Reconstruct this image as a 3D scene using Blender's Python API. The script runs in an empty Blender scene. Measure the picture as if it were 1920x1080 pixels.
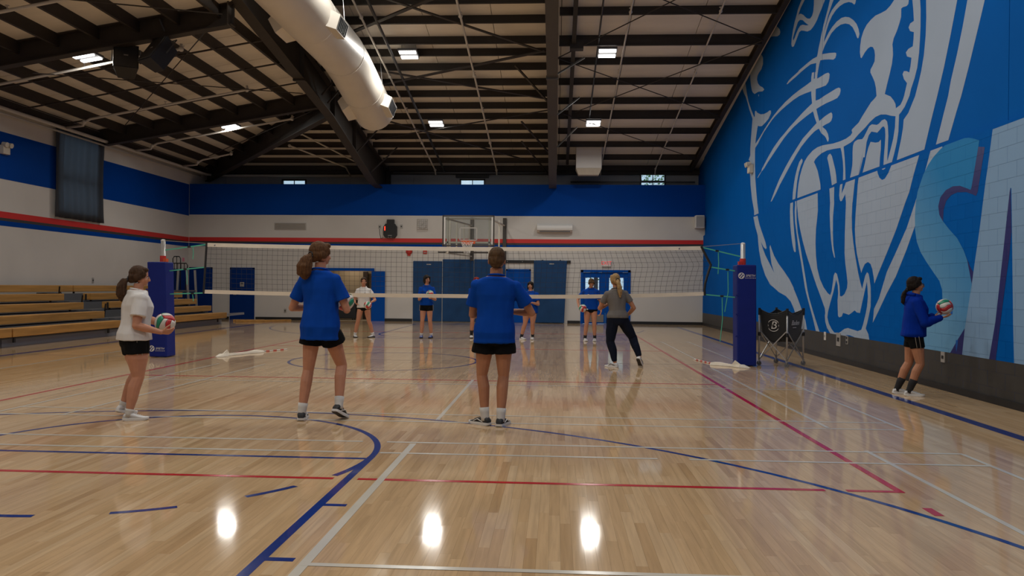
import bpy, bmesh, math, random
from mathutils import Vector, Matrix, noise
from mathutils.geometry import tessellate_polygon

random.seed(7)
S = bpy.context.scene
COL = S.collection
PI = math.pi
V = Vector

# ------------------------------------------------------------------ camera
CAM_YAW, CAM_PITCH, CAM_ROLL, CAM_H, CAM_F = 0.0557357, -0.000913, 0.0097828, 1.40714, 1445.28
cd = bpy.data.cameras.new('camera'); cam = bpy.data.objects.new('camera', cd); COL.objects.link(cam)
cd.sensor_width = 36.0; cd.lens = CAM_F / 1920 * 36.0; cd.clip_end = 300
_f = V((-math.sin(CAM_YAW) * math.cos(CAM_PITCH), math.cos(CAM_YAW) * math.cos(CAM_PITCH), math.sin(CAM_PITCH)))
_r0 = V((math.cos(CAM_YAW), math.sin(CAM_YAW), 0)); _u0 = _r0.cross(_f)
_r = _r0 * math.cos(CAM_ROLL) + _u0 * math.sin(CAM_ROLL)
_u = _u0 * math.cos(CAM_ROLL) - _r0 * math.sin(CAM_ROLL)
cam.matrix_world = Matrix(((_r.x, _u.x, -_f.x, 0), (_r.y, _u.y, -_f.y, 0), (_r.z, _u.z, -_f.z, CAM_H), (0, 0, 0, 1)))
S.camera = cam

# ------------------------------------------------------------------ world, exposure, lamp strengths
S.view_settings.view_transform = 'Standard'; S.view_settings.look = 'None'
S.view_settings.gamma = 1.0; S.view_settings.use_curve_mapping = False
S.view_settings.exposure = 0.0
S.cycles.max_bounces = 6; S.cycles.diffuse_bounces = 4; S.cycles.glossy_bounces = 3
S.cycles.transmission_bounces = 4; S.cycles.transparent_max_bounces = 10
S.cycles.sample_clamp_indirect = 4.0; S.cycles.use_denoising = True
SKY = 0.9          # strength of the daylight outside
LED = 104.0          # watts of each high-bay lamp's light
LED_GLOW = 4.5      # brightness of the LED bars themselves
LED_COL = (1.0, 0.975, 0.915)
w = bpy.data.worlds.new('sky'); S.world = w; w.use_nodes = True
bgn = w.node_tree.nodes['Background']; bgn.inputs[0].default_value = (0.62, 0.82, 1.0, 1); bgn.inputs[1].default_value = SKY

# ------------------------------------------------------------------ materials
def srgb(r, g, b):
    return tuple((c / 255 / 12.92 if c / 255 <= .04045 else ((c / 255 + .055) / 1.055) ** 2.4) for c in (r, g, b))
M = {}
def mat(name, col, rough=.5, metal=0., spec=.5, coat=0., var=0., vscale=(6, 6, 6), bump=0., bscale=40., bstretch=(1, 1, 1), sheen=0.):
    m = bpy.data.materials.new(name); m.use_nodes = True; nt = m.node_tree; b = nt.nodes['Principled BSDF']
    b.inputs['Base Color'].default_value = (*col, 1); b.inputs['Roughness'].default_value = rough
    b.inputs['Metallic'].default_value = metal; b.inputs['Specular IOR Level'].default_value = spec
    b.inputs['Coat Weight'].default_value = coat; b.inputs['Sheen Weight'].default_value = sheen
    if var or bump:
        tc = nt.nodes.new('ShaderNodeTexCoord')
    if var:
        mp = nt.nodes.new('ShaderNodeMapping'); mp.inputs['Scale'].default_value = vscale
        nz = nt.nodes.new('ShaderNodeTexNoise'); nz.inputs['Scale'].default_value = 1.0; nz.inputs['Detail'].default_value = 5
        nt.links.new(tc.outputs['Object'], mp.inputs[0]); nt.links.new(mp.outputs[0], nz.inputs['Vector'])
        mr = nt.nodes.new('ShaderNodeMapRange'); mr.inputs['To Min'].default_value = 1 - var; mr.inputs['To Max'].default_value = 1 + var
        mr.inputs['From Min'].default_value = .3; mr.inputs['From Max'].default_value = .7
        nt.links.new(nz.outputs['Fac'], mr.inputs[0])
        hs = nt.nodes.new('ShaderNodeHueSaturation'); hs.inputs['Color'].default_value = (*col, 1)
        nt.links.new(mr.outputs[0], hs.inputs['Value']); nt.links.new(hs.outputs[0], b.inputs['Base Color'])
    if bump:
        mp2 = nt.nodes.new('ShaderNodeMapping'); mp2.inputs['Scale'].default_value = bstretch
        nb = nt.nodes.new('ShaderNodeTexNoise'); nb.inputs['Scale'].default_value = bscale; nb.inputs['Detail'].default_value = 4
        nt.links.new(tc.outputs['Object'], mp2.inputs[0]); nt.links.new(mp2.outputs[0], nb.inputs['Vector'])
        bp = nt.nodes.new('ShaderNodeBump'); bp.inputs['Strength'].default_value = bump; bp.inputs['Distance'].default_value = .01
        nt.links.new(nb.outputs['Fac'], bp.inputs['Height']); nt.links.new(bp.outputs[0], b.inputs['Normal'])
    M[name] = m; return m
def emit(name, col, strength):
    m = bpy.data.materials.new(name); m.use_nodes = True; nt = m.node_tree; b = nt.nodes['Principled BSDF']
    b.inputs['Base Color'].default_value = (*col, 1); b.inputs['Emission Color'].default_value = (*col, 1)
    b.inputs['Emission Strength'].default_value = strength; M[name] = m; return m
def glassy(name, tint, clear, rough=.02):
    m = bpy.data.materials.new(name); m.use_nodes = True; nt = m.node_tree; nt.nodes.remove(nt.nodes['Principled BSDF'])
    o = nt.nodes['Material Output']; t = nt.nodes.new('ShaderNodeBsdfTransparent'); t.inputs[0].default_value = (*tint, 1)
    g = nt.nodes.new('ShaderNodeBsdfGlossy'); g.inputs['Roughness'].default_value = rough
    mx = nt.nodes.new('ShaderNodeMixShader'); mx.inputs[0].default_value = 1 - clear
    nt.links.new(t.outputs[0], mx.inputs[1]); nt.links.new(g.outputs[0], mx.inputs[2]); nt.links.new(mx.outputs[0], o.inputs[0]); M[name] = m

mat('white_wall', (.62, .59, .55), .55, spec=.3, var=.04, vscale=(.7, .7, .7), bump=.08, bscale=90)
mat('grey_wall', (.42, .43, .44), .6, var=.06, vscale=(.6, .6, .6))
mat('blue_stripe', (.0005, .05, .30), .6, spec=.05, var=.05, vscale=(1, 1, 1))
mat('red_stripe', (.60, .022, .018), .4)
mat('black_stripe', (.035, .034, .034), .45)
mat('mural_blue', (.0005, .098, .40), .65, spec=.02, var=.05, vscale=(.8, .8, .8), bump=.05, bscale=70)
mat('mural_white', (.345, .42, .535), .6, spec=.03, var=.04, vscale=(.8, .8, .8), bump=.05, bscale=70)
mat('mural_navy', (.025, .028, .15), .35, spec=.2)
mat('mural_mid', (.01, .10, .42), .35, spec=.2)
mat('mural_ice', (.21, .345, .53), .6, spec=.06, bump=.05, bscale=70)
mat('wainscot', (.05, .047, .044), .5, spec=.25, var=.1, vscale=(2, 2, 2), bump=.05, bscale=70)
def gradient_paint(name, c0, c1, a, b):
    m = mat(name, c0, .6, spec=.06); nt = m.node_tree; bs = nt.nodes['Principled BSDF']
    tc = nt.nodes.new('ShaderNodeTexCoord'); sx = nt.nodes.new('ShaderNodeSeparateXYZ'); nt.links.new(tc.outputs['Object'], sx.inputs[0])
    ad = nt.nodes.new('ShaderNodeMath'); ad.operation = 'MULTIPLY_ADD'; ad.inputs[1].default_value = -.9
    nt.links.new(sx.outputs['Y'], ad.inputs[0]); nt.links.new(sx.outputs['Z'], ad.inputs[2])
    mr = nt.nodes.new('ShaderNodeMapRange'); mr.inputs['From Min'].default_value = a; mr.inputs['From Max'].default_value = b
    nt.links.new(ad.outputs[0], mr.inputs[0])
    mx = nt.nodes.new('ShaderNodeMix'); mx.data_type = 'RGBA'; mx.inputs[6].default_value = (*c0, 1); mx.inputs[7].default_value = (*c1, 1)
    nt.links.new(mr.outputs[0], mx.inputs[0]); nt.links.new(mx.outputs[2], bs.inputs['Base Color'])
gradient_paint('mural_pale', (.14, .33, .54), (.02, .20, .47), -9.4, -7.2)
mat('deck', (.72, .67, .60), .6, var=.06, vscale=(.5, 3, 1), bump=.12, bscale=8)
mat('steel', (.026, .020, .016), .6, var=.15, vscale=(2, 2, 2))
mat('steel_grey', (.055, .047, .041), .55)
mat('pipe_white', (.55, .52, .47), .4)
mat('pipe_dark', (.04, .04, .042), .4)
mat('duct', (.66, .61, .53), .42, metal=.0, var=.03, vscale=(2, 2, 2))
mat('metal', (.50, .50, .50), .32, metal=.9)
mat('alu', (.48, .47, .46), .4, metal=.6)
mat('black', (.012, .012, .013), .5)
mat('black_fabric', (.011, .011, .012), .8, bump=.2, bscale=60, sheen=.2)
mat('door_blue', (.002, .07, .36), .5, spec=.08, var=.04, vscale=(2, 2, 2))
mat('door_navy', (.003, .03, .17), .5, spec=.08, var=.04, vscale=(2, 2, 2))
mat('pad_blue', (.016, .060, .16), .45, spec=.15, var=.1, vscale=(3, 3, 3), bump=.35, bscale=3.2, bstretch=(1, 1, 2.2))
mat('post_blue', (.010, .020, .17), .5, spec=.15, var=.06, vscale=(4, 4, 4), bump=.2, bscale=5)
mat('tape', (.72, .65, .54), .7, var=.06, vscale=(4, 9, 9), bump=.2, bscale=30)
mat('cord', (.02, .02, .022), .8)
mat('green_strap', (.08, .45, .30), .6)
mat('red', (.55, .03, .02), .5)
mat('orange', (.65, .10, .02), .45)
mat('white', (.68, .66, .63), .5)
mat('offwhite', (.60, .55, .46), .55, var=.05, vscale=(8, 8, 8))
mat('beige_wall', (.42, .33, .22), .6)
mat('brown', (.035, .016, .007), .55)
mat('skirt_grey', (.40, .41, .43), .5)
mat('grey_paint', (.13, .135, .145), .5, var=.06, vscale=(2, 2, 2))
mat('plate', (.42, .40, .37), .4, metal=.3)
mat('kick', (.30, .28, .25), .35, metal=.7)
mat('pink', (.75, .25, .35), .7)
mat('bench_wood', (.52, .27, .075), .4, spec=.3, var=.22, vscale=(9, .9, 14))
mat('skin', (.43, .195, .108), .55, spec=.3, var=.05, vscale=(18, 18, 18))
mat('skin_light', (.50, .235, .145), .55, spec=.3, var=.05, vscale=(18, 18, 18))
mat('tee_blue', (.003, .052, .33), .9, spec=.1, bump=.1, bscale=260)
mat('hood_blue', (.001, .024, .26), .9, spec=.1, bump=.1, bscale=220)
mat('tee_white', (.66, .64, .62), .9, spec=.1, bump=.1, bscale=260)
mat('tee_grey', (.15, .138, .13), .9, spec=.1, bump=.1, bscale=260)
mat('shorts_black', (.006, .006, .0065), .85, spec=.12)
mat('navy_cloth', (.007, .010, .022), .85, spec=.12)
mat('sock_white', (.58, .56, .53), .9); mat('sock_black', (.012, .011, .012), .9)
mat('shoe_white', (.62, .61, .60), .55); mat('shoe_black', (.018, .018, .02), .6); mat('shoe_blue', (.02, .06, .30), .55)
mat('sole_dark', (.03, .028, .027), .7)
def hairmat(n, c): mat(n, c, .6, spec=.12, var=.35, vscale=(90, 90, 14), bump=.5, bscale=60, bstretch=(3, 3, .5))
hairmat('hair_brown', (.060, .032, .018)); hairmat('hair_auburn', (.105, .050, .022)); hairmat('hair_dark', (.016, .011, .009))
hairmat('hair_blond', (.33, .21, .095)); hairmat('hair_red', (.28, .025, .018)); hairmat('hair_light_brown', (.085, .047, .022))
mat('eye_white', (.7, .68, .66), .25); mat('iris', (.03, .018, .010), .2); mat('lip', (.36, .13, .11), .45)
mat('ball_white', (.66, .62, .56), .42); mat('ball_red', (.50, .03, .035), .42); mat('ball_green', (.015, .25, .14), .42); mat('ball_seam', (.10, .09, .08), .6)
mat('leaf', (.10, .22, .03), .6, var=.4, vscale=(2, 2, 2)); mat('bark', (.06, .045, .03), .8); mat('lawn', (.10, .17, .05), .9)
emit('led', (1.0, .97, .93), LED_GLOW); emit('red_led', (1.0, .05, .02), 1.6); emit('exit_red', (1.0, .07, .08), .35)
glassy('glass', (.95, .97, .97), .93); glassy('board_glass', (.90, .93, .93), .86)

def line_mat(name, c): mat(name, c, .16, coat=.25, var=.05, vscale=(3, 3, 3))
line_mat('line_blue', (.004, .030, .20)); line_mat('line_red', (.50, .012, .022)); line_mat('line_white', (.62, .58, .50)); line_mat('line_grey', (.22, .20, .20))

# maple boards: tone from the board, grain from the board's own length
m = mat('maple', (.5, .35, .2), .17, spec=.5); nt = m.node_tree; L = nt.links; bs = nt.nodes['Principled BSDF']
geo = nt.nodes.new('ShaderNodeNewGeometry'); oi = nt.nodes.new('ShaderNodeObjectInfo'); tc = nt.nodes.new('ShaderNodeTexCoord')
ad = nt.nodes.new('ShaderNodeMath'); ad.operation = 'ADD'; L.new(geo.outputs['Random Per Island'], ad.inputs[0]); L.new(oi.outputs['Random'], ad.inputs[1])
fr = nt.nodes.new('ShaderNodeMath'); fr.operation = 'FRACT'; L.new(ad.outputs[0], fr.inputs[0])
cr = nt.nodes.new('ShaderNodeValToRGB'); L.new(fr.outputs[0], cr.inputs[0])
cr.color_ramp.elements[0].color = (.47, .30, .155, 1); cr.color_ramp.elements[1].color = (.62, .44, .26, 1)
for p, c in ((.10, (.54, .36, .195, 1)), (.55, (.585, .395, .218, 1))):
    e = cr.color_ramp.elements.new(p); e.color = c
of = nt.nodes.new('ShaderNodeVectorMath'); of.operation = 'ADD'; L.new(geo.outputs['Position'], of.inputs[0])
cm = nt.nodes.new('ShaderNodeCombineXYZ'); mu = nt.nodes.new('ShaderNodeMath'); mu.operation = 'MULTIPLY'; mu.inputs[1].default_value = 37.0
L.new(fr.outputs[0], mu.inputs[0]); L.new(mu.outputs[0], cm.inputs[1]); L.new(cm.outputs[0], of.inputs[1])
mp = nt.nodes.new('ShaderNodeMapping'); mp.inputs['Scale'].default_value = (34, 1.7, 1); L.new(of.outputs[0], mp.inputs[0])
nz = nt.nodes.new('ShaderNodeTexNoise'); nz.inputs['Scale'].default_value = 1; nz.inputs['Detail'].default_value = 6; nz.inputs['Distortion'].default_value = .6; L.new(mp.outputs[0], nz.inputs['Vector'])
mr = nt.nodes.new('ShaderNodeMapRange'); mr.inputs['From Min'].default_value = .28; mr.inputs['From Max'].default_value = .62; mr.inputs['To Min'].default_value = .84; mr.inputs['To Max'].default_value = 1.04; L.new(nz.outputs['Fac'], mr.inputs[0])
hs = nt.nodes.new('ShaderNodeHueSaturation'); L.new(cr.outputs[0], hs.inputs['Color']); L.new(mr.outputs[0], hs.inputs['Value']); L.new(hs.outputs[0], bs.inputs['Base Color'])
n2 = nt.nodes.new('ShaderNodeTexNoise'); n2.inputs['Scale'].default_value = 1.3; n2.inputs['Detail'].default_value = 3; L.new(geo.outputs['Position'], n2.inputs['Vector'])
bp = nt.nodes.new('ShaderNodeBump'); bp.inputs['Strength'].default_value = .05; bp.inputs['Distance'].default_value = .01; L.new(n2.outputs['Fac'], bp.inputs['Height']); L.new(bp.outputs[0], bs.inputs['Normal'])
rr = nt.nodes.new('ShaderNodeMapRange'); rr.inputs['To Min'].default_value = .045; rr.inputs['To Max'].default_value = .10; L.new(n2.outputs['Fac'], rr.inputs[0]); L.new(rr.outputs[0], bs.inputs['Roughness'])

# ------------------------------------------------------------------ geometry helpers
def frame(d, up=(0, 0, 1)):
    d = V(d).normalized(); u = V(up)
    if abs(d.dot(u)) > .98: u = V((0, 1, 0)) if abs(d.y) < .9 else V((1, 0, 0))
    x = d.cross(u).normalized(); y = x.cross(d).normalized()
    return x, y, d
class MB:
    def __init__(s): s.v = []; s.f = []; s.mi = []
    def add(s, vs, fs, k=0):
        o = len(s.v); s.v += [V(p) for p in vs]; s.f += [tuple(i + o for i in f) for f in fs]; s.mi += [k] * len(fs)
    def box(s, c, d, R=None, k=0):
        c = V(c); h = [x / 2 for x in d]; P = []
        for z in (-1, 1):
            for y in (-1, 1):
                for x in (-1, 1):
                    p = V((x * h[0], y * h[1], z * h[2])); P.append(c + (R @ p if R else p))
        s.add(P, [(0, 2, 3, 1), (4, 5, 7, 6), (0, 1, 5, 4), (2, 6, 7, 3), (0, 4, 6, 2), (1, 3, 7, 5)], k); return s
    def bar(s, a, b, w, h, up=(0, 0, 1), k=0):
        a = V(a); b = V(b); x, y, d = frame(b - a, up); P = []
        for c in (a, b):
            for i, j in ((-1, -1), (1, -1), (1, 1), (-1, 1)): P.append(c + x * (i * w / 2) + y * (j * h / 2))
        s.add(P, [(0, 1, 2, 3), (7, 6, 5, 4), (0, 4, 5, 1), (1, 5, 6, 2), (2, 6, 7, 3), (3, 7, 4, 0)], k); return s
    def loft(s, rings, k=0, caps=True):
        n = len(rings[0]); P = [p for r in rings for p in r]; F = []
        for i in range(len(rings) - 1):
            for j in range(n):
                a = i * n + j; b = i * n + (j + 1) % n; F.append((a, b, b + n, a + n))
        if caps: F.append(tuple(range(n - 1, -1, -1))); F.append(tuple((len(rings) - 1) * n + j for j in range(n)))
        s.add(P, F, k); return s
    def tube(s, a, b, r0, r1=None, n=10, k=0):
        a = V(a); b = V(b); r1 = r0 if r1 is None else r1; x, y, d = frame(b - a)
        s.loft([[c + (x * math.cos(2 * PI * j / n) + y * math.sin(2 * PI * j / n)) * r for j in range(n)] for c, r in ((a, r0), (b, r1))], k); return s
    def pipe(s, pts, r, n=8, k=0):
        pts = [V(p) for p in pts]; R = []
        rs = r if isinstance(r, (list, tuple)) else [r] * len(pts)
        px = None
        for i, p in enumerate(pts):
            d = (pts[min(i + 1, len(pts) - 1)] - pts[max(i - 1, 0)])
            if px is None: x, y, d = frame(d)
            else:
                d = d.normalized(); x = (px - d * px.dot(d)).normalized(); y = d.cross(x) * -1; y = x.cross(d)
            px = x
            R.append([p + (x * math.cos(2 * PI * j / n) + y * math.sin(2 * PI * j / n)) * rs[i] for j in range(n)])
        s.loft(R, k); return s
    def ell(s, c, r, nu=14, nv=9, R=None, k=0):
        c = V(c); P = []
        for i in range(1, nv):
            t = PI * i / nv
            for j in range(nu):
                p = V((r[0] * math.sin(t) * math.cos(2 * PI * j / nu), r[1] * math.sin(t) * math.sin(2 * PI * j / nu), r[2] * math.cos(t)))
                P.append(c + (R @ p if R else p))
        F = []
        for i in range(nv - 2):
            for j in range(nu): F.append((i * nu + j, (i + 1) * nu + j, (i + 1) * nu + (j + 1) % nu, i * nu + (j + 1) % nu))
        tp = V((0, 0, r[2])); P.append(c + (R @ tp if R else tp)); P.append(c - (R @ tp if R else tp)); a = len(P) - 2
        for j in range(nu): F.append((a, j, (j + 1) % nu)); F.append((a + 1, (nv - 2) * nu + (j + 1) % nu, (nv - 2) * nu + j))
        s.add(P, F, k); return s
    def prism(s, pts, vec, k=0):
        pts = [V(p) for p in pts]; vec = V(vec); n = len(pts)
        tri = tessellate_polygon([pts]); P = pts + [p + vec for p in pts]; F = []
        nrm = V((0, 0, 0))
        for i in range(n): nrm += (pts[i]).cross(pts[(i + 1) % n])
        flip = nrm.dot(vec) > 0
        for t in tri:
            tn = (pts[t[1]] - pts[t[0]]).cross(pts[t[2]] - pts[t[0]])
            t = tuple(t) if tn.dot(vec) < 0 else (t[0], t[2], t[1])
            F.append(t); F.append((t[0] + n, t[2] + n, t[1] + n))
        for i in range(n):
            j = (i + 1) % n
            F.append((i, i + n, j + n, j) if not flip else (i, j, j + n, i + n))
        s.add(P, F, k); return s
    def lathe(s, prof, c, n=20, k=0, axis='z'):
        c = V(c); R = []
        for r, z in prof:
            ring = []
            for j in range(n):
                a = 2 * PI * j / n
                q = (r * math.cos(a), r * math.sin(a), z) if axis == 'z' else ((r * math.cos(a), z, r * math.sin(a)) if axis == 'y' else (z, r * math.cos(a), r * math.sin(a)))
                ring.append(c + V(q))
            R.append(ring)
        s.loft(R, k); return s
    def ibeam(s, a, b, depth0, depth1, w=.28, tf=.03, tw=.02):
        """a,b top centre line; web hangs down from it"""
        a = V(a); b = V(b); z = V((0, 0, 1)); d = (b - a).normalized(); x = d.cross(z).normalized()
        for q, dz0, dz1, hw, t in ((0, 0, 0, w / 2, tf), (1, depth0 - tf, depth1 - tf, w / 2, tf)):
            P = []
            for c, o in ((a, dz0), (b, dz1)):
                for i, j in ((-1, 0), (1, 0), (1, -1), (-1, -1)): P.append(c + x * (i * hw) + z * (-o + j * t))
            s.add(P, [(0, 1, 2, 3), (7, 6, 5, 4), (0, 4, 5, 1), (1, 5, 6, 2), (2, 6, 7, 3), (3, 7, 4, 0)])
        P = []
        for c, o in ((a, depth0 - tf), (b, depth1 - tf)):
            for i, zz in ((-1, -tf), (1, -tf), (1, -o), (-1, -o)): P.append(c + x * (i * tw / 2) + z * zz)
        s.add(P, [(0, 1, 2, 3), (7, 6, 5, 4), (0, 4, 5, 1), (1, 5, 6, 2), (2, 6, 7, 3), (3, 7, 4, 0)]); return s

def base(p):
    o = V((0, 0, 0))
    while p is not None: o += p.location; p = p.parent
    return o
def link(name, me, mats, parent=None):
    o = bpy.data.objects.new(name, me); COL.objects.link(o)
    for m in (mats if isinstance(mats, (list, tuple)) else [mats]):
        if len(me.materials) < (len(mats) if isinstance(mats, (list, tuple)) else 1): me.materials.append(M[m])
    if parent is not None: o.parent = parent
    return o
def build(name, mb, mats, parent=None, smooth=False, local=False, loc=None, bevel=0., fix=False):
    b = V((0, 0, 0)) if local else base(parent)
    if loc is not None: b = b + V(loc) if local else V(loc)
    me = bpy.data.meshes.new(name); me.from_pydata([p - b for p in mb.v], [], mb.f); me.update()
    if any(mb.mi):
        for p, k in zip(me.polygons, mb.mi): p.material_index = k
    if fix or bevel:
        bm = bmesh.new(); bm.from_mesh(me)
        bmesh.ops.recalc_face_normals(bm, faces=bm.faces)
        if bevel: bmesh.ops.bevel(bm, geom=bm.edges[:], offset=bevel, segments=2, profile=.5, affect='EDGES', clamp_overlap=True)
        bm.to_mesh(me); bm.free()
    if smooth: me.polygons.foreach_set('use_smooth', [True] * len(me.polygons))
    o = link(name, me, mats, parent)
    if loc is not None: o.location = V(loc) if parent is None or local else V(loc) - base(parent)
    return o
def smooth_by_angle(o, deg=40):
    me = o.data; me.polygons.foreach_set('use_smooth', [True] * len(me.polygons))
    bm = bmesh.new(); bm.from_mesh(me)
    for e in bm.edges:
        if len(e.link_faces) == 2 and e.calc_face_angle(0) > math.radians(deg): e.smooth = False
    bm.to_mesh(me); bm.free(); return o
def tag(o, label=None, cat=None, group=None, kind=None):
    if label: o['label'] = label
    if cat: o['category'] = cat
    if group: o['group'] = group
    if kind: o['kind'] = kind
    return o
def thing(name, label=None, cat=None, loc=(0, 0, 0), group=None, kind=None):
    o = bpy.data.objects.new(name, None); COL.objects.link(o); o.location = loc; o.empty_display_size = .1
    return tag(o, label, cat, group, kind)
def shared(name, me, mats, parent, loc, rot=None):
    o = link(name, me, mats, parent); o.location = loc
    if rot: o.rotation_euler = rot
    return o
def copy_tree(o, parent=None):
    c = o.copy(); COL.objects.link(c); c.parent = parent
    for ch in list(o.children): copy_tree(ch, c)
    return c
def text_mesh(body, size, mb, org, ex, ey, thick=.003, shear=0., k=0, align='CENTER'):
    cu = bpy.data.curves.new('t', 'FONT'); cu.body = body; cu.size = size; cu.shear = shear; cu.align_x = align; cu.align_y = 'CENTER'; cu.extrude = thick / 2; cu.resolution_u = 3
    o = bpy.data.objects.new('t', cu); COL.objects.link(o); bpy.context.view_layer.update()
    me = bpy.data.meshes.new_from_object(o.evaluated_get(bpy.context.evaluated_depsgraph_get()))
    org = V(org); ex = V(ex); ey = V(ey); ez = ex.cross(ey)
    mb.add([org + ex * v.co.x + ey * v.co.y + ez * (v.co.z + thick / 2) for v in me.vertices], [tuple(p.vertices) for p in me.polygons], k)
    bpy.data.objects.remove(o); bpy.data.curves.remove(cu); bpy.data.meshes.remove(me)
EX, EZ = (1, 0, 0), (0, 0, 1)
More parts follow.
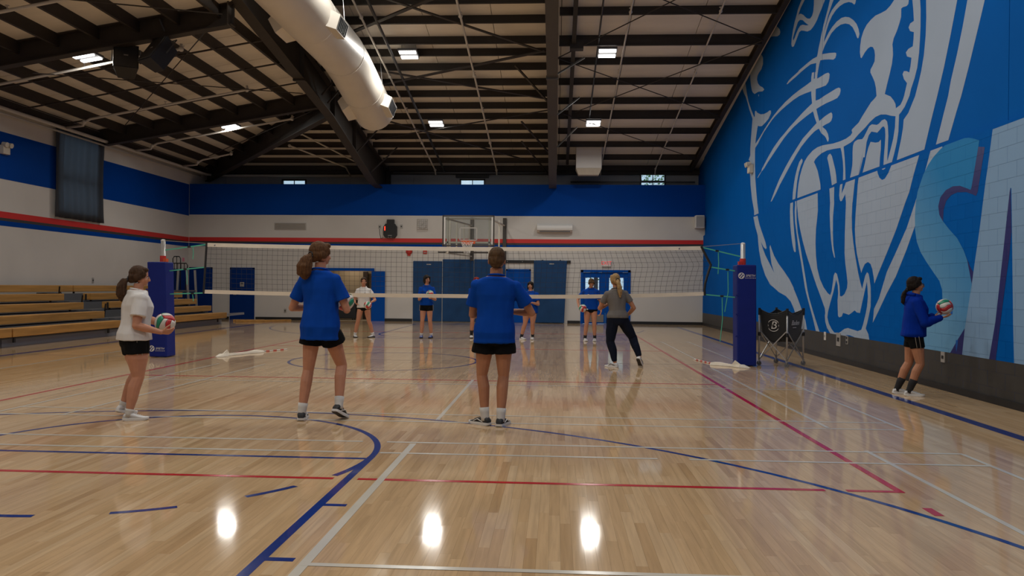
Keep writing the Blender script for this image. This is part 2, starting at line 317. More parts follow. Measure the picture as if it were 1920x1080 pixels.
UP=[('w',[(18.409,8.296),(18.406,8.201),(18.532,8.154),(18.686,8.084),(18.814,7.97),(18.944,7.871),(19.075,7.722),(19.163,7.556),(19.202,7.422),(19.155,7.346),(19.077,7.31),(18.979,7.304),(18.873,7.35),(18.716,7.428),(18.562,7.504),(18.407,7.487),(18.204,7.413),(17.955,7.315),(17.715,7.268),(17.529,7.281),(17.393,7.308),(17.281,7.343),(17.128,7.421),(16.999,7.476),(16.872,7.544),(16.768,7.591),(16.707,7.653),(17.504,7.954),(17.507,7.748),(17.54,7.626),(17.63,7.554),(17.771,7.543),(17.965,7.614),(18.114,7.701),(18.267,7.806),(18.472,7.905),(18.602,7.935),(18.669,7.911),(18.604,7.975),(18.451,8.046),(18.301,8.085),(18.177,8.116),(18.105,8.181)]),('b',[(19.038,7.451),(19.068,7.526),(18.936,7.628),(18.805,7.712),(18.675,7.779),(18.519,7.776),(18.313,7.698),(18.11,7.569),(17.863,7.427),(18.058,7.49),(18.31,7.591),(18.489,7.628),(18.644,7.61),(18.8,7.55),(18.931,7.481)]),('w',[(16.396,7.536),(16.455,7.475),(16.553,7.357),(16.694,7.225),(16.837,7.09),(16.961,6.945),(17.057,6.803),(17.15,6.688),(17.213,6.576),(17.256,6.531),(17.553,6.567),(17.883,6.582),(18.227,6.589),(18.532,6.598),(18.635,6.58),(19.063,6.586),(19.397,6.578),(19.568,6.541),(19.509,6.517),(19.171,6.518),(18.791,6.511),(18.401,6.514),(17.978,6.503),(17.69,6.488),(17.297,6.404),(17.336,6.217),(17.59,6.273),(17.634,6.18),(17.64,6.092),(18.013,6.1),(18.516,6.122),(19.048,6.129),(19.669,6.117),(20.269,6.072),(20.776,6.012),(21.241,5.935),(21.726,5.835),(22.233,5.712),(22.689,5.627),(22.7,5.513),(22.379,5.578),(22.12,5.671),(21.724,5.779),(21.306,5.858),(20.905,5.934),(20.517,5.972),(20.021,5.997),(19.549,6.005),(18.989,6.002),(18.511,5.98),(18.057,5.928),(17.624,5.867),(17.622,5.804),(17.595,5.693),(17.559,5.579),(17.851,5.558),(18.242,5.526),(18.756,5.467),(19.3,5.405),(19.759,5.333),(20.148,5.282),(20.744,5.159),(21.273,5.001),(21.901,4.791),(21.972,4.727),(22.229,4.671),(22.416,4.603),(22.34,4.602),(21.935,4.721),(21.684,4.757),(21.269,4.874),(20.738,4.999),(20.235,5.118),(19.784,5.22),(19.409,5.28),(18.966,5.336),(18.44,5.367),(17.941,5.382),(17.492,5.386),(17.445,5.331),(17.373,5.226),(17.233,5.071),(17.504,5.032),(17.832,4.98),(18.222,4.919),(18.576,4.814),(19.107,4.652),(19.611,4.471),(20.141,4.245),(20.572,4.009),(20.956,3.763),(20.856,3.761),(20.442,3.923),(20.075,4.1),(19.604,4.287),(19.156,4.465),(18.727,4.619),(18.317,4.751),(17.852,4.847),(17.639,4.881),(17.363,4.915),(17.184,4.919),(17.073,4.914),(17.006,4.857),(16.917,4.782),(16.701,4.682),(16.616,4.623),(16.51,4.525),(16.469,4.525),(16.438,4.574),(16.494,4.683),(16.621,4.793),(16.857,4.912),(16.666,4.915),(16.419,4.904),(16.299,4.92),(16.241,4.976),(16.243,5.045),(16.304,5.094),(16.425,5.1),(16.672,5.1),(17.056,5.077),(17.102,5.137),(17.195,5.274),(17.265,5.385),(17.022,5.379),(16.638,5.36),(16.232,5.324),(15.959,5.306),(15.827,5.34),(15.773,5.407),(15.793,5.459),(15.888,5.497),(16.042,5.516),(16.357,5.528),(16.727,5.544),(17.071,5.55),(17.316,5.58),(17.32,5.699),(17.315,5.837),(17.035,5.793),(16.65,5.743),(16.506,5.775),(16.447,5.843),(16.429,5.922),(16.512,5.973),(16.699,6.004),(16.998,6.022),(17.227,6.04),(17.221,6.112),(17.158,6.225),(17.095,6.323),(17.031,6.384),(16.751,6.318),(16.459,6.236),(16.216,6.158),(16.099,6.157),(16.05,6.197),(16.051,6.245),(16.141,6.279),(16.463,6.37),(16.712,6.432),(16.926,6.486),(16.884,6.534),(16.759,6.609),(16.594,6.67),(16.353,6.745),(16.078,6.763),(15.811,6.74),(15.552,6.676),(15.335,6.585),(15.158,6.467),(15.018,6.318),(14.932,6.201),(14.887,6.164),(14.848,6.168),(14.81,6.224),(14.852,6.326),(14.955,6.461),(15.128,6.597),(15.339,6.722),(15.555,6.808),(15.777,6.862),(16.043,6.88),(16.316,6.857),(16.517,6.813),(16.721,6.739),(16.813,6.701),(16.765,6.795),(16.643,6.911),(16.502,7.017),(16.323,7.094),(16.089,7.134),(15.86,7.132),(15.636,7.104),(15.383,7.037),(15.206,6.958),(15.084,6.875),(15.034,6.882),(15.001,6.933),(14.987,7.004),(15.715,7.279),(15.844,7.247),(16.092,7.244),(16.327,7.22),(16.486,7.165),(16.607,7.081),(16.708,6.989),(16.845,6.907),(16.77,6.967),(16.669,7.075),(16.569,7.18),(16.449,7.264),(16.33,7.345),(16.233,7.392),(16.176,7.453)]),('b',[(17.417,6.328),(17.353,6.31),(17.391,6.092),(17.455,6.095)]),('w',[(21.813,8.978),(21.558,8.807),(21.275,8.637),(21.138,8.581),(20.95,8.552),(20.869,8.498),(20.801,8.431),(20.542,8.368),(20.526,8.302),(20.347,8.198),(20.251,8.132),(20.186,8.041),(20.246,7.992),(20.466,8.021),(20.856,8.148),(21.261,8.262),(21.681,8.343),(21.896,8.347),(22.077,8.32),(22.174,8.351),(22.127,8.646),(22.098,8.862)]),('w',[(23.084,8.5),(22.566,8.34),(22.41,8.244),(22.254,8.12),(22.028,7.995),(21.914,7.887),(21.907,7.717),(22.086,7.618),(22.346,7.597),(22.497,7.562),(22.57,7.467),(22.449,7.32),(22.217,7.183),(21.918,7.068),(21.734,6.961),(21.914,6.955),(22.362,7.059),(22.593,7.089),(22.828,7.109),(23.03,7.199),(23.155,7.29),(23.286,7.482),(23.377,7.705),(23.386,7.906),(23.394,8.108),(23.239,8.32)]),('w',[(22.397,6.982),(22.321,6.963),(22.341,6.902)]),('w',[(23.973,8.764),(24.14,8.59),(24.581,8.407),(24.776,8.252),(24.75,8.076),(24.555,7.814),(24.18,7.469),(23.909,7.279),(23.641,7.011),(23.464,6.81),(23.055,6.44),(23.076,6.347),(23.219,5.883),(23.289,5.599),(23.281,5.4),(23.484,5.295),(23.29,5.223),(23.273,4.824),(23.202,4.497),(23.022,4.082),(22.751,3.702),(22.735,3.563),(22.223,3.573),(22.387,3.894),(22.302,3.657),(22.515,4.215),(22.648,4.617),(22.703,5.011),(22.719,5.4),(22.632,5.77),(22.473,6.026),(22.4,6.097),(22.209,6.038),(21.949,5.993),(21.591,6.01),(21.245,6.044),(21.012,6.136),(21.015,6.208),(21.151,6.248),(21.39,6.249),(21.743,6.283),(22.11,6.356),(22.492,6.489),(22.65,6.583),(22.767,6.59),(22.778,6.457),(22.84,6.432),(23.213,6.732),(23.558,7.052),(23.829,7.421),(24.017,7.776),(24.075,8.099),(23.954,8.33),(23.796,8.669)]),('w',[(13.147,6.331),(13.284,6.294),(13.425,6.256),(13.605,6.238),(13.83,6.267),(14.063,6.307),(14.262,6.305),(14.466,6.278),(14.612,6.213),(14.716,6.115),(14.764,5.981),(14.774,5.867),(14.741,5.766),(14.697,5.736),(14.642,5.753),(14.537,5.795),(14.392,5.824),(14.269,5.818),(14.168,5.778),(14.094,5.7),(14.064,5.604),(14.081,5.498),(14.179,5.439),(14.259,5.405),(14.266,5.351),(14.175,5.254),(14.072,5.131),(14.01,5.004),(13.979,4.855),(14.104,4.822),(14.223,4.803),(14.426,4.722),(14.634,4.638),(14.805,4.559),(14.937,4.537),(15.071,4.514),(15.071,4.514),(15.156,4.494),(15.12,4.435),(15.205,4.401),(15.452,4.384),(15.782,4.394),(16.205,4.427),(16.488,4.465),(16.823,4.506),(17.172,4.527),(17.488,4.51),(17.815,4.448),(18.055,4.366),(18.249,4.228),(18.397,4.079),(18.519,3.876),(18.566,3.725),(18.587,3.583),(16.923,3.576),(16.935,3.666),(16.995,3.789),(17.133,4.012),(17.295,4.168),(17.388,4.242),(17.298,4.286),(17.121,4.322),(16.861,4.349),(16.525,4.346),(16.162,4.309),(15.74,4.256),(15.682,4.163),(15.602,3.951),(15.579,3.776),(15.592,3.587),(15.454,3.585),(15.471,3.799),(15.514,4.029),(15.574,4.25),(15.412,4.253),(15.202,4.259),(15.065,4.275),(14.799,4.341),(14.501,4.396),(14.255,4.458),(14.017,4.493),(13.786,4.484),(13.561,4.434),(13.379,4.372),(13.185,4.32),(13.198,4.142),(13.263,3.962),(13.365,3.801),(13.49,3.619),(13.495,3.688),(13.475,3.881),(13.461,4.045),(13.483,4.216),(13.521,4.308),(13.614,4.366),(13.745,4.372),(13.858,4.341),(13.954,4.338),(14.173,4.396),(14.293,4.386),(14.415,4.314),(14.539,4.241),(14.623,4.216),(14.84,4.249),(14.973,4.241),(15.029,4.226),(15.079,4.172),(15.093,4.06),(15.089,3.906),(15.103,3.806),(15.151,3.686),(15.211,3.585),(14.779,3.578),(14.717,3.708),(14.64,3.856),(14.579,3.969),(14.534,4.06),(14.757,3.577),(14.572,3.578),(14.526,3.747),(14.487,3.872),(14.41,4.118),(14.31,4.228),(14.189,4.268),(13.931,4.197),(13.817,4.224),(13.723,4.254),(13.649,4.248),(13.599,4.195),(13.582,4.084),(13.603,3.905),(13.636,3.727),(13.651,3.581),(13.307,3.577),(13.222,3.701),(13.123,3.876),(13.065,4.041),(13.048,4.316),(12.965,4.341),(12.834,4.398),(12.738,4.475),(12.669,4.53),(12.614,4.629),(12.493,4.766),(12.404,4.909),(12.348,5.114),(12.322,5.314),(12.306,5.516),(12.309,5.793),(12.33,5.939),(12.338,6.025),(12.611,6.128),(12.599,6.039),(12.565,5.885),(12.538,5.686),(12.67,5.689),(12.727,5.644),(12.668,5.567),(12.534,5.506),(12.544,5.399),(12.567,5.294),(12.725,5.3),(12.815,5.271),(12.771,5.193),(12.61,5.123),(12.639,5.004),(12.684,4.91),(12.782,4.959),(12.88,4.987),(12.929,4.95),(12.877,4.856),(12.761,4.76),(12.808,4.679),(12.864,4.578),(12.919,4.519),(13.001,4.466),(13.171,4.45),(13.19,4.525),(13.261,4.602),(13.387,4.7),(13.625,4.801),(13.537,4.943),(13.432,5.096),(13.347,5.238),(13.308,5.376),(13.318,5.498),(13.337,5.564),(13.286,5.653),(13.167,5.733),(13.067,5.832),(13.008,5.914),(13.005,6.051),(12.938,6.049),(12.806,6.018),(12.742,6.028),(12.727,6.086),(12.729,6.173)]),('b',[(14.757,3.572),(14.572,3.578),(14.509,3.745),(14.482,3.855),(14.563,3.868),(14.632,3.765)]),('w',[(14.585,3.589),(14.483,3.741),(14.404,3.89),(14.324,4.005),(14.225,4.091),(14.005,4.034),(13.869,4.019),(13.767,4.043),(13.77,3.874),(13.804,3.725),(13.82,3.583)]),('w',[(12.135,5.948),(12.128,5.863),(12.116,5.587),(12.13,5.32),(12.183,5.037),(12.266,4.815),(12.353,4.659),(12.465,4.479),(12.577,4.38),(12.701,4.267),(12.869,4.196),(12.892,4.064),(12.954,3.902),(13.035,3.742),(13.116,3.577),(12.136,3.578),(12.052,3.741),(11.916,3.995),(11.743,4.299),(11.549,4.665),(11.376,5.049),(11.185,5.512),(11.157,5.577)]),('w',[(10.886,5.474),(10.908,5.409),(11.02,5.106),(11.17,4.757),(11.338,4.427),(11.415,4.218),(11.536,4.003),(11.664,3.77),(11.768,3.585),(11.397,3.58),(11.323,3.701),(11.178,3.934),(11.048,4.127),(10.854,4.479),(10.679,4.823),(10.551,5.076),(10.468,5.245),(10.439,5.304)]),('w',[(18.283,4.468),(18.206,4.422),(18.214,4.377),(18.328,4.317),(18.477,4.184),(18.601,3.998),(18.673,3.802),(18.745,3.585),(18.972,3.585),(18.94,3.771),(18.865,3.954),(18.764,4.132),(18.611,4.299),(18.459,4.417)]),('w',[(16.339,4.248),(16.461,4.237),(16.52,4.185),(16.456,4.09),(16.371,3.938),(16.285,3.745),(16.22,3.571),(15.936,3.585),(15.971,3.728),(16.033,3.872),(16.155,4.055),(16.238,4.178)])]
LO=[('w',[(22.589,3.519),(22.127,3.514),(21.867,3.216),(21.567,2.972),(21.227,2.707),(21.083,2.531),(21.174,2.507),(21.409,2.572),(21.702,2.735),(21.503,2.553),(21.213,2.345),(20.842,2.141),(20.309,1.847),(20.576,2.085),(20.689,2.3),(20.786,2.539),(20.726,2.595),(20.591,2.482),(20.326,2.285),(19.903,2.064),(19.42,1.873),(18.96,1.67),(18.591,1.456),(18.591,1.435),(18.27,1.208),(17.993,0.988),(17.691,0.736),(17.524,0.465),(18.008,0.447),(18.287,0.711),(18.575,0.972),(18.832,1.136),(19.245,1.259),(19.877,1.354),(20.381,1.478),(20.822,1.597),(20.642,1.525),(21.192,1.792),(21.63,2.142),(21.887,2.498),(21.997,2.753),(22.054,2.931),(22.37,3.232)]),('w',[(18.942,3.538),(18.714,3.537),(18.727,3.3),(18.726,3.321),(18.682,3.063),(18.601,2.782),(18.501,2.524),(18.466,2.313),(18.535,2.299),(18.621,2.341),(18.734,2.495),(18.851,2.757),(18.933,3.02),(18.965,3.302)]),('w',[(18.565,3.544),(18.46,3.543),(18.457,3.461),(18.415,3.269),(18.444,3.334),(18.421,3.04),(18.321,2.741),(18.142,2.462),(17.965,2.147),(17.757,1.777),(17.587,1.456),(17.455,1.259),(17.201,0.989),(16.955,0.747),(16.728,0.54),(16.732,0.492),(16.917,0.481),(17.133,0.759),(17.386,1.043),(17.647,1.336),(17.747,1.476),(17.886,1.739),(18.062,2.069),(18.24,2.364),(18.388,2.683),(18.538,3.008),(18.582,3.264),(18.553,3.429)]),('w',[(18.403,3.541),(16.931,3.525),(16.905,3.118),(16.936,2.987),(17.016,2.725),(17.037,2.438),(16.998,2.148),(16.902,1.876),(16.722,1.645),(16.491,1.475),(16.242,1.355),(16.081,1.311),(16.004,1.384),(15.931,1.564),(15.884,1.707),(15.809,1.769),(15.707,1.74),(15.629,1.633),(15.551,1.492),(15.521,1.299),(15.423,1.291),(15.28,1.336),(15.142,1.457),(15.122,1.559),(15.173,1.73),(15.25,1.938),(15.294,2.146),(15.289,2.508),(15.266,2.851),(15.245,3.107),(15.267,3.187),(15.287,3.28),(15.358,3.236),(15.464,3.17),(15.537,3.165),(15.594,3.211),(15.622,3.294),(15.6,3.423),(15.566,3.531),(15.438,3.533),(15.47,3.393),(15.486,3.31),(15.362,3.406),(15.224,3.54),(14.779,3.536),(14.84,3.326),(14.901,3.082),(14.912,3.07),(14.937,2.82),(14.921,2.567),(14.846,2.31),(14.727,2.021),(14.589,1.736),(14.477,1.555),(14.389,1.441),(14.33,1.554),(14.25,1.681),(14.17,1.741),(14.1,1.711),(14.045,1.599),(14.002,1.457),(14.024,1.552),(14.002,1.488),(13.986,1.299),(13.993,1.126),(14.069,0.966),(14.146,0.82),(14.205,0.729),(14.08,0.632),(14.029,0.509),(16.109,0.474),(16.058,0.532),(16.247,0.631),(16.359,0.754),(16.391,0.882),(16.365,0.939),(16.395,1.03),(16.682,1.287),(16.949,1.514),(17.132,1.688),(17.416,1.968),(17.675,2.216),(17.945,2.532),(18.154,2.832),(18.299,3.091),(18.375,3.327),(18.403,3.392)]),('b',[(15.739,1.625),(15.65,1.509),(15.621,1.351),(15.652,1.209),(15.637,1.051),(15.618,0.91),(15.558,0.877),(15.412,0.9),(15.342,0.972),(15.175,0.96),(15.036,0.945),(14.9,0.986),(14.745,1.038),(14.634,1.003),(14.483,0.997),(14.423,1.116),(14.343,1.263),(14.264,1.409),(14.177,1.569),(14.142,1.457),(14.118,1.298),(14.154,1.122),(14.231,0.96),(14.33,0.795),(14.412,0.694),(14.582,0.66),(14.802,0.673),(15.075,0.692),(15.261,0.665),(15.452,0.602),(15.598,0.562),(15.825,0.563),(15.982,0.626),(16.143,0.727),(16.238,0.851),(16.203,0.962),(16.076,1.148),(15.9,1.367)]),('b',[(15.234,0.52),(15.141,0.555),(14.979,0.558),(14.754,0.539),(14.797,0.506),(15.209,0.479)]),('w',[(16.2,3.538),(15.905,3.53),(15.916,3.262),(15.901,3.179),(15.96,2.897),(15.961,2.591),(15.928,2.319),(15.834,2.1),(15.818,2.063),(15.869,2.074),(15.976,2.214),(16.061,2.435),(16.122,2.712),(16.157,2.988),(16.137,3.205)]),('w',[(14.594,3.55),(12.148,3.535),(12.352,3.232),(12.501,2.973),(12.641,2.82),(12.978,2.405),(13.318,2.056),(13.678,1.703),(13.835,1.535),(13.869,1.644),(13.931,1.786),(14.012,1.883),(14.134,1.922),(14.276,1.891),(14.378,1.805),(14.439,1.733),(14.55,1.899),(14.664,2.101),(14.735,2.304),(14.773,2.555),(14.749,2.803),(14.673,3.242),(14.655,3.372)]),('b',[(13.782,3.546),(13.741,3.451),(13.663,3.363),(13.55,3.309),(13.44,3.316),(13.297,3.393),(13.194,3.489),(13.143,3.543)]),('w',[(13.63,3.542),(13.592,3.506),(13.517,3.479),(13.444,3.483),(13.369,3.534)]),('w',[(11.786,3.534),(11.423,3.538),(11.46,3.46),(11.679,3.146),(12.285,2.425),(12.575,2.067),(12.96,1.649),(13.33,1.349),(13.632,1.07),(13.886,0.847),(13.839,1.092),(13.637,1.273),(13.317,1.727),(12.969,2.043),(12.583,2.407),(12.293,2.782),(11.933,3.28)]),('n',[(10.478,3.319),(10.316,3.284),(10.477,2.722),(10.52,2.676),(10.61,2.71),(10.771,2.758),(11.008,2.783),(11.18,2.764),(11.315,2.699),(11.39,2.58),(11.402,2.415),(11.536,2.517),(11.576,2.651),(11.515,2.773),(11.36,2.87),(11.132,2.895),(10.937,2.877),(10.748,2.813)]),('n',[(10.849,1.996),(10.753,1.879),(10.636,1.731),(10.567,1.67),(10.578,1.552),(10.6,1.5),(10.68,1.649)]),('s',[(10.447,3.395),(10.58,3.444),(10.716,3.482),(10.903,3.512),(11.121,3.523),(11.321,3.511),(11.503,3.468),(11.717,3.388),(11.882,3.296),(12.023,3.183),(12.137,3.037),(12.212,2.937),(12.269,2.779),(12.294,2.561),(12.284,2.367),(12.219,2.17),(12.084,2.0),(11.908,1.858),(11.68,1.693),(11.489,1.56),(11.407,1.432),(11.394,1.304),(11.428,1.176),(11.585,1.055),(11.916,0.95),(11.998,0.758),(12.022,0.513),(11.183,0.519),(10.766,0.913),(10.6,1.505),(10.657,1.66),(10.729,1.842),(10.825,1.978),(10.995,2.147),(11.22,2.287),(11.402,2.415),(11.509,2.515),(11.549,2.648),(11.488,2.77),(11.333,2.853),(11.132,2.883),(10.937,2.865),(10.748,2.804),(10.656,2.773),(10.634,2.801)]),('a',[(10.133,3.476),(9.468,3.477),(8.689,3.478),(8.638,0.307),(9.61,0.494),(9.642,1.028),(9.675,1.889),(9.708,2.67),(9.727,2.683),(9.745,2.631),(9.883,1.833),(10.027,1.033),(10.168,0.527),(10.834,0.537),(10.766,0.913),(10.6,1.505),(10.526,1.811),(10.424,2.203),(10.345,2.567),(10.286,2.836),(10.247,2.979)]),('n',[(9.727,2.683),(9.745,2.631),(9.883,1.833),(10.027,1.033),(10.168,0.527),(10.017,0.53),(9.873,1.238),(9.732,1.892),(9.699,2.15)]),('n',[(11.183,0.519),(10.966,0.734),(10.766,0.913),(10.833,0.525)]),('d',[(11.0,0.736),(10.942,0.74),(10.955,0.661),(10.987,0.572),(11.008,0.645)]),('d',[(11.156,1.133),(11.096,1.135),(11.105,1.09),(11.155,1.078)])]
# ================================================================== SETTING
LX, YB, YU, ZL = -14.91, 30.6, 32.3, 5.49       # left wall, back wall, upper back wall, ledge height
def wx(y): return 5.42 + .012 * y               # right wall face
def zB(y): return 6.38 + .165 * (32.3 - y)      # roof deck above the back slope
def zL(x): return 6.38 + .165 * (x + 15.06)     # roof deck above the left lean-to

# ------------------------------------------------------------------ floor
fl = build('floor', MB().box((-4.6, 14.2, -.062), (21.4, 36.6, .1)), 'brown'); tag(fl, kind='structure')
BW, BL = .0635, (.5, .65, .8, .95, 1.1, 1.25, 1.4, 1.6)
def in_frame(x, y):
    d = V((x, y, 0)) - V((0, 0, CAM_H)); z = d.dot(_f)
    return z > .5 and abs(d.dot(_r) / z * CAM_F) < 990 and -d.dot(_u) / z * CAM_F < 560
boards = []
rb = random.Random(3)
for i in range(327):
    x = -14.88 + BW * (i + .5); y = 2.0 - rb.random() * 1.2
    while y < 30.58:
        l = rb.choice(BL); e = min(y + l, 30.59); boards.append((x, (y + e) / 2, e - y, l)); y = e
boards.sort(key=lambda b: b[0] ** 2 + b[1] ** 2)
near = []; far = MB()
meshes = {}
for x, y, l, L0 in boards:
    if len(near) < 300 and abs(l - L0) < 1e-4 and in_frame(x, y): near.append((x, y, L0)); continue
    j = [rb.uniform(-.00012, .00012) for _ in range(2)]; h = BW / 2 - .0003; k = l / 2 - .0004
    far.add([(x - h, y - k, j[0]), (x + h, y - k, j[1]), (x + h, y + k, j[1]), (x - h, y + k, j[0])], [(0, 1, 2, 3)])
for L0 in BL:
    mb = MB().box((0, 0, -.006), (BW - .0006, L0 - .0008, .012)); me = bpy.data.meshes.new('floor_board'); me.from_pydata(mb.v, [], mb.f); me.update(); meshes[L0] = me
for x, y, L0 in near:
    shared('floor_board', meshes[L0], 'maple', fl, V((x, y, 0)), (0, rb.uniform(-.0022, .0022), 0))
for o in fl.children: o.location -= base(fl)
tag(build('floor_boards', far, 'maple', fl), kind='stuff')

LV = [0.0]
def line(a, b, w=.05, m='line_white', name='court_line'):
    LV[0] += .00003; a = V((*a, .0004 + LV[0])); b = V((*b, .0004 + LV[0])); return build(name, MB().bar(a, b, w, .0012), m, fl)
def arc(c, r, a0, a1, w=.05, m='line_blue', name='court_arc'):
    n = max(4, int(abs(a1 - a0) / 3)); P = []; F = []; LV[0] += .00003
    for i in range(n + 1):
        t = math.radians(a0 + (a1 - a0) * i / n)
        for q, z in ((r - w / 2, .001), (r + w / 2, .001)): P.append((c[0] + q * math.cos(t), c[1] + q * math.sin(t), z))
    for i in range(n): F.append((2 * i, 2 * i + 1, 2 * i + 3, 2 * i + 2))
    mb = MB(); mb.add(P, F); return build(name, mb, m, fl)
BC = (-3.33, 6.28)
arc((-3.33, 2.04), 6.37, 8, 172, .05, name='three_point_arc'); arc(BC, 1.835, -21, 201, .055, name='free_throw_circle')
for s in (1, -1):
    line((-3.33 + s * 1.835, .5), (-3.33 + s * 1.835, 6.28), .06, 'line_blue', 'lane_line')
    for y in (2.87, 3.88, 4.87): line((-3.33 + s * 1.86, y), (-3.33 + s * 2.01, y), .05, 'line_blue', 'lane_mark')
    for a0, a1 in ((20, 32), (45.5, 57.5)): arc(BC, 1.815, -90 + s * a0, -90 + s * a1, .05, name='circle_dash')
arc(BC, 1.815, -96.4, -83.6, .05, name='circle_dash')
line((-5.165, 6.2), (-1.5, 6.2), .05, 'line_blue', 'free_throw_line')
for x in (4.51, -10.58): line((x, .4), (x, 28.55), .14, 'line_blue', 'sideline')
line((-10.6, 28.5), (4.53, 28.5), .06, 'line_blue', 'end_line'); line((-10.6, .45), (4.53, .45), .06, 'line_blue', 'end_line')
line((-10.58, 14.53), (4.5, 14.53), .03, 'line_grey', 'centre_line')
arc((-3.2, 14.4), 1.74, 0, 360, .05, name='centre_circle')
arc((-3.33, 26.95), 6.37, 188, 352, .05, name='three_point_arc'); arc((-3.33, 22.7), 1.835, 0, 360, .05, name='free_throw_circle')
for s in (1, -1): line((-3.33 + s * 1.835, 22.7), (-3.33 + s * 1.835, 28.5), .06, 'line_blue', 'lane_line')
for x in (-6.573, 2.427): line((x, 5.52), (x, 23.52), .055, 'line_red', 'volleyball_line')
for y in (11.53, 17.53): line((-6.55, y), (2.4, y), .05, 'line_red', 'volleyball_line')
for a, b in ((-6.57, -1.60), (-1.42, 1.91), (2.06, 2.45)): line((a, 5.54), (b, 5.54), .05, 'line_red', 'volleyball_line')
line((-6.57, 23.5), (2.43, 23.5), .05, 'line_red', 'volleyball_line')
line((2.42, 4.97), (2.42, 5.14), .06, 'line_red', 'service_mark'); line((-6.57, 4.97), (-6.57, 5.14), .06, 'line_red', 'service_mark')
W = .042
for a, b in (((-1.25, 2.2), (-1.25, 6.83)), ((-1.225, 8.08), (-1.225, 11.62)), ((-6.05, 8.41), (3.56, 8.41)), ((-6.05, 7.95), (2.3, 7.95)), ((2.5, 8.0), (3.56, 8.0)),
             ((-6.05, 6.88), (-1.72, 6.88)), ((-1.5, 6.88), (3.54, 6.88)), ((-6.05, 6.43), (-1.62, 6.43)), ((-1.46, 6.43), (.86, 6.3 + .13)), ((1.12, 6.43), (3.54, 6.43)),
             ((3.55, 8.0), (3.55, 13.6)), ((3.55, 15.4), (3.55, 20.9)), ((2.80, 8.05), (2.80, 13.9)), ((2.83, 15.45), (2.83, 20.7)), ((3.53, 2.2), (3.53, 6.86)), ((2.74, 2.2), (2.74, 6.93)),
             ((-5.24, 7.95), (-5.12, 13.4)), ((-6.03, 7.95), (-5.95, 13.4)), ((-6.0, 11.06), (3.55, 11.06)), ((2.69, 13.55), (3.75, 13.6)), ((-1.26, 3.82), (3.5, 3.82)), ((-6, 20.4), (3.5, 20.4)), ((-9.05, 8.0), (-9.0, 18.0)), ((-1.2, 17.6), (-1.2, 20.4))):
    line(a, b, W if abs(a[0] + 1.25) > .01 else .055)

# ------------------------------------------------------------------ back wall (with its openings) and the ledge above it
bw = MB()
T0, T1 = YB, YB + .22
def seg(x0, x1, z0, z1): bw.box(((x0 + x1) / 2, (T0 + T1) / 2, (z0 + z1) / 2), (x1 - x0, T1 - T0, z1 - z0))
OD = (-9.10, -7.34, 2.02); ED = (1.06, 2.92, 2.06)
seg(-15.2, OD[0], 0, 2.6); seg(OD[1], ED[0], 0, 2.6); seg(ED[1], 5.95, 0, 2.6)
seg(OD[0], OD[1], OD[2], 2.6); seg(ED[0], ED[1], ED[2], 2.6); seg(-15.2, 5.95, 2.6, ZL)
wb = tag(build('wall_back', bw, 'white_wall'), kind='structure')
build('ledge', MB().box((-4.6, (YB + .04 + YU) / 2 + .09, ZL - .06), (21.2, YU - YB - .02, .1)), 'grey_wall', wb)
for n, z0, z1, mt in (('blue_band', 4.24, 5.49, 'blue_stripe'), ('red_band', 3.165, 3.325, 'red_stripe'), ('black_band', 3.085, 3.165, 'black_stripe'), ('blue_band', 2.965, 3.085, 'blue_stripe')):
    build(n, MB().box((-4.5, YB - .002, (z0 + z1) / 2), (20.78, .004, z1 - z0)), mt, wb)
for a, b in ((-14.9, -13.2), (-12.1, -9.2), (-6.8, -5.7), (.5, 1.0), (2.97, 5.78)):
    tag(build('baseboard_back', MB().box(((a + b) / 2, YB - .012, .055), (b - a, .024, .11)), 'black'), kind='structure')
# upper wall behind the ledge, with three windows
WN = [(-11.67, -10.61), (-4.05, -2.97), (3.48, 4.54)]; WZ = [(5.0, 5.92), (5.0, 5.95), (5.0, 6.30)]
ub = MB()
def useg(x0, x1, z0, z1): ub.box(((x0 + x1) / 2, YU + .1, (z0 + z1) / 2), (x1 - x0, .2, z1 - z0))
xs = [-15.3] + [c for p in WN for c in p] + [6.2]
for k in range(0, len(xs), 2): useg(xs[k], xs[k + 1], 5.0, 6.45)
for (a, b), (z0, z1) in zip(WN, WZ): useg(a, b, z1, 6.45)
ubo = tag(build('wall_upper', ub, 'grey_wall'), kind='structure')
x = -15.0
k = 0
while x < 5.6:
    wd = .9
    if not any(p[0] - .05 < x + wd and x < p[1] + .05 for p in WN):
        build('wall_panel', MB().box((x + wd / 2, YU - .006, 5.9), (wd - .02, .012, .95)), 'grey_wall', ubo)
    x += wd; k += 1
for n, ((a, b), (z0, z1)) in enumerate(zip(WN, WZ)):
    wo = thing('window_%d' % (n + 1), loc=((a + b) / 2, YU, z0), kind='structure')
    f = MB()
    for xx in (a + .03, b - .03): f.box((xx, YU, (z0 + z1) / 2), (.06, .1, z1 - z0))
    f.box(((a + b) / 2, YU, z1 - .03), (b - a, .1, .06))
    build('window_frame', f, 'pipe_dark', wo)
    build('muntin', MB().box(((a + b) / 2, YU, (z0 + z1) / 2), (.03, .05, z1 - z0 - .06)), 'pipe_dark', wo)
    if n == 2: build('muntin', MB().box(((a + b) / 2, YU + .01, 5.88), (b - a - .1, .05, .035)), 'pipe_dark', wo)
    for xx0, xx1 in ((a + .06, (a + b) / 2 - .015), ((a + b) / 2 + .015, b - .06)):
        build('pane', MB().box(((xx0 + xx1) / 2, YU + .05, (z0 + z1) / 2), (xx1 - xx0, .006, z1 - z0 - .12)), 'glass', wo)
    if n > 0: build('window_hood', MB().box(((a + b) / 2, YU - .1, z1 + .12), (b - a + .3, .2, .16)), 'grey_paint' if n == 2 else 'black', wo)

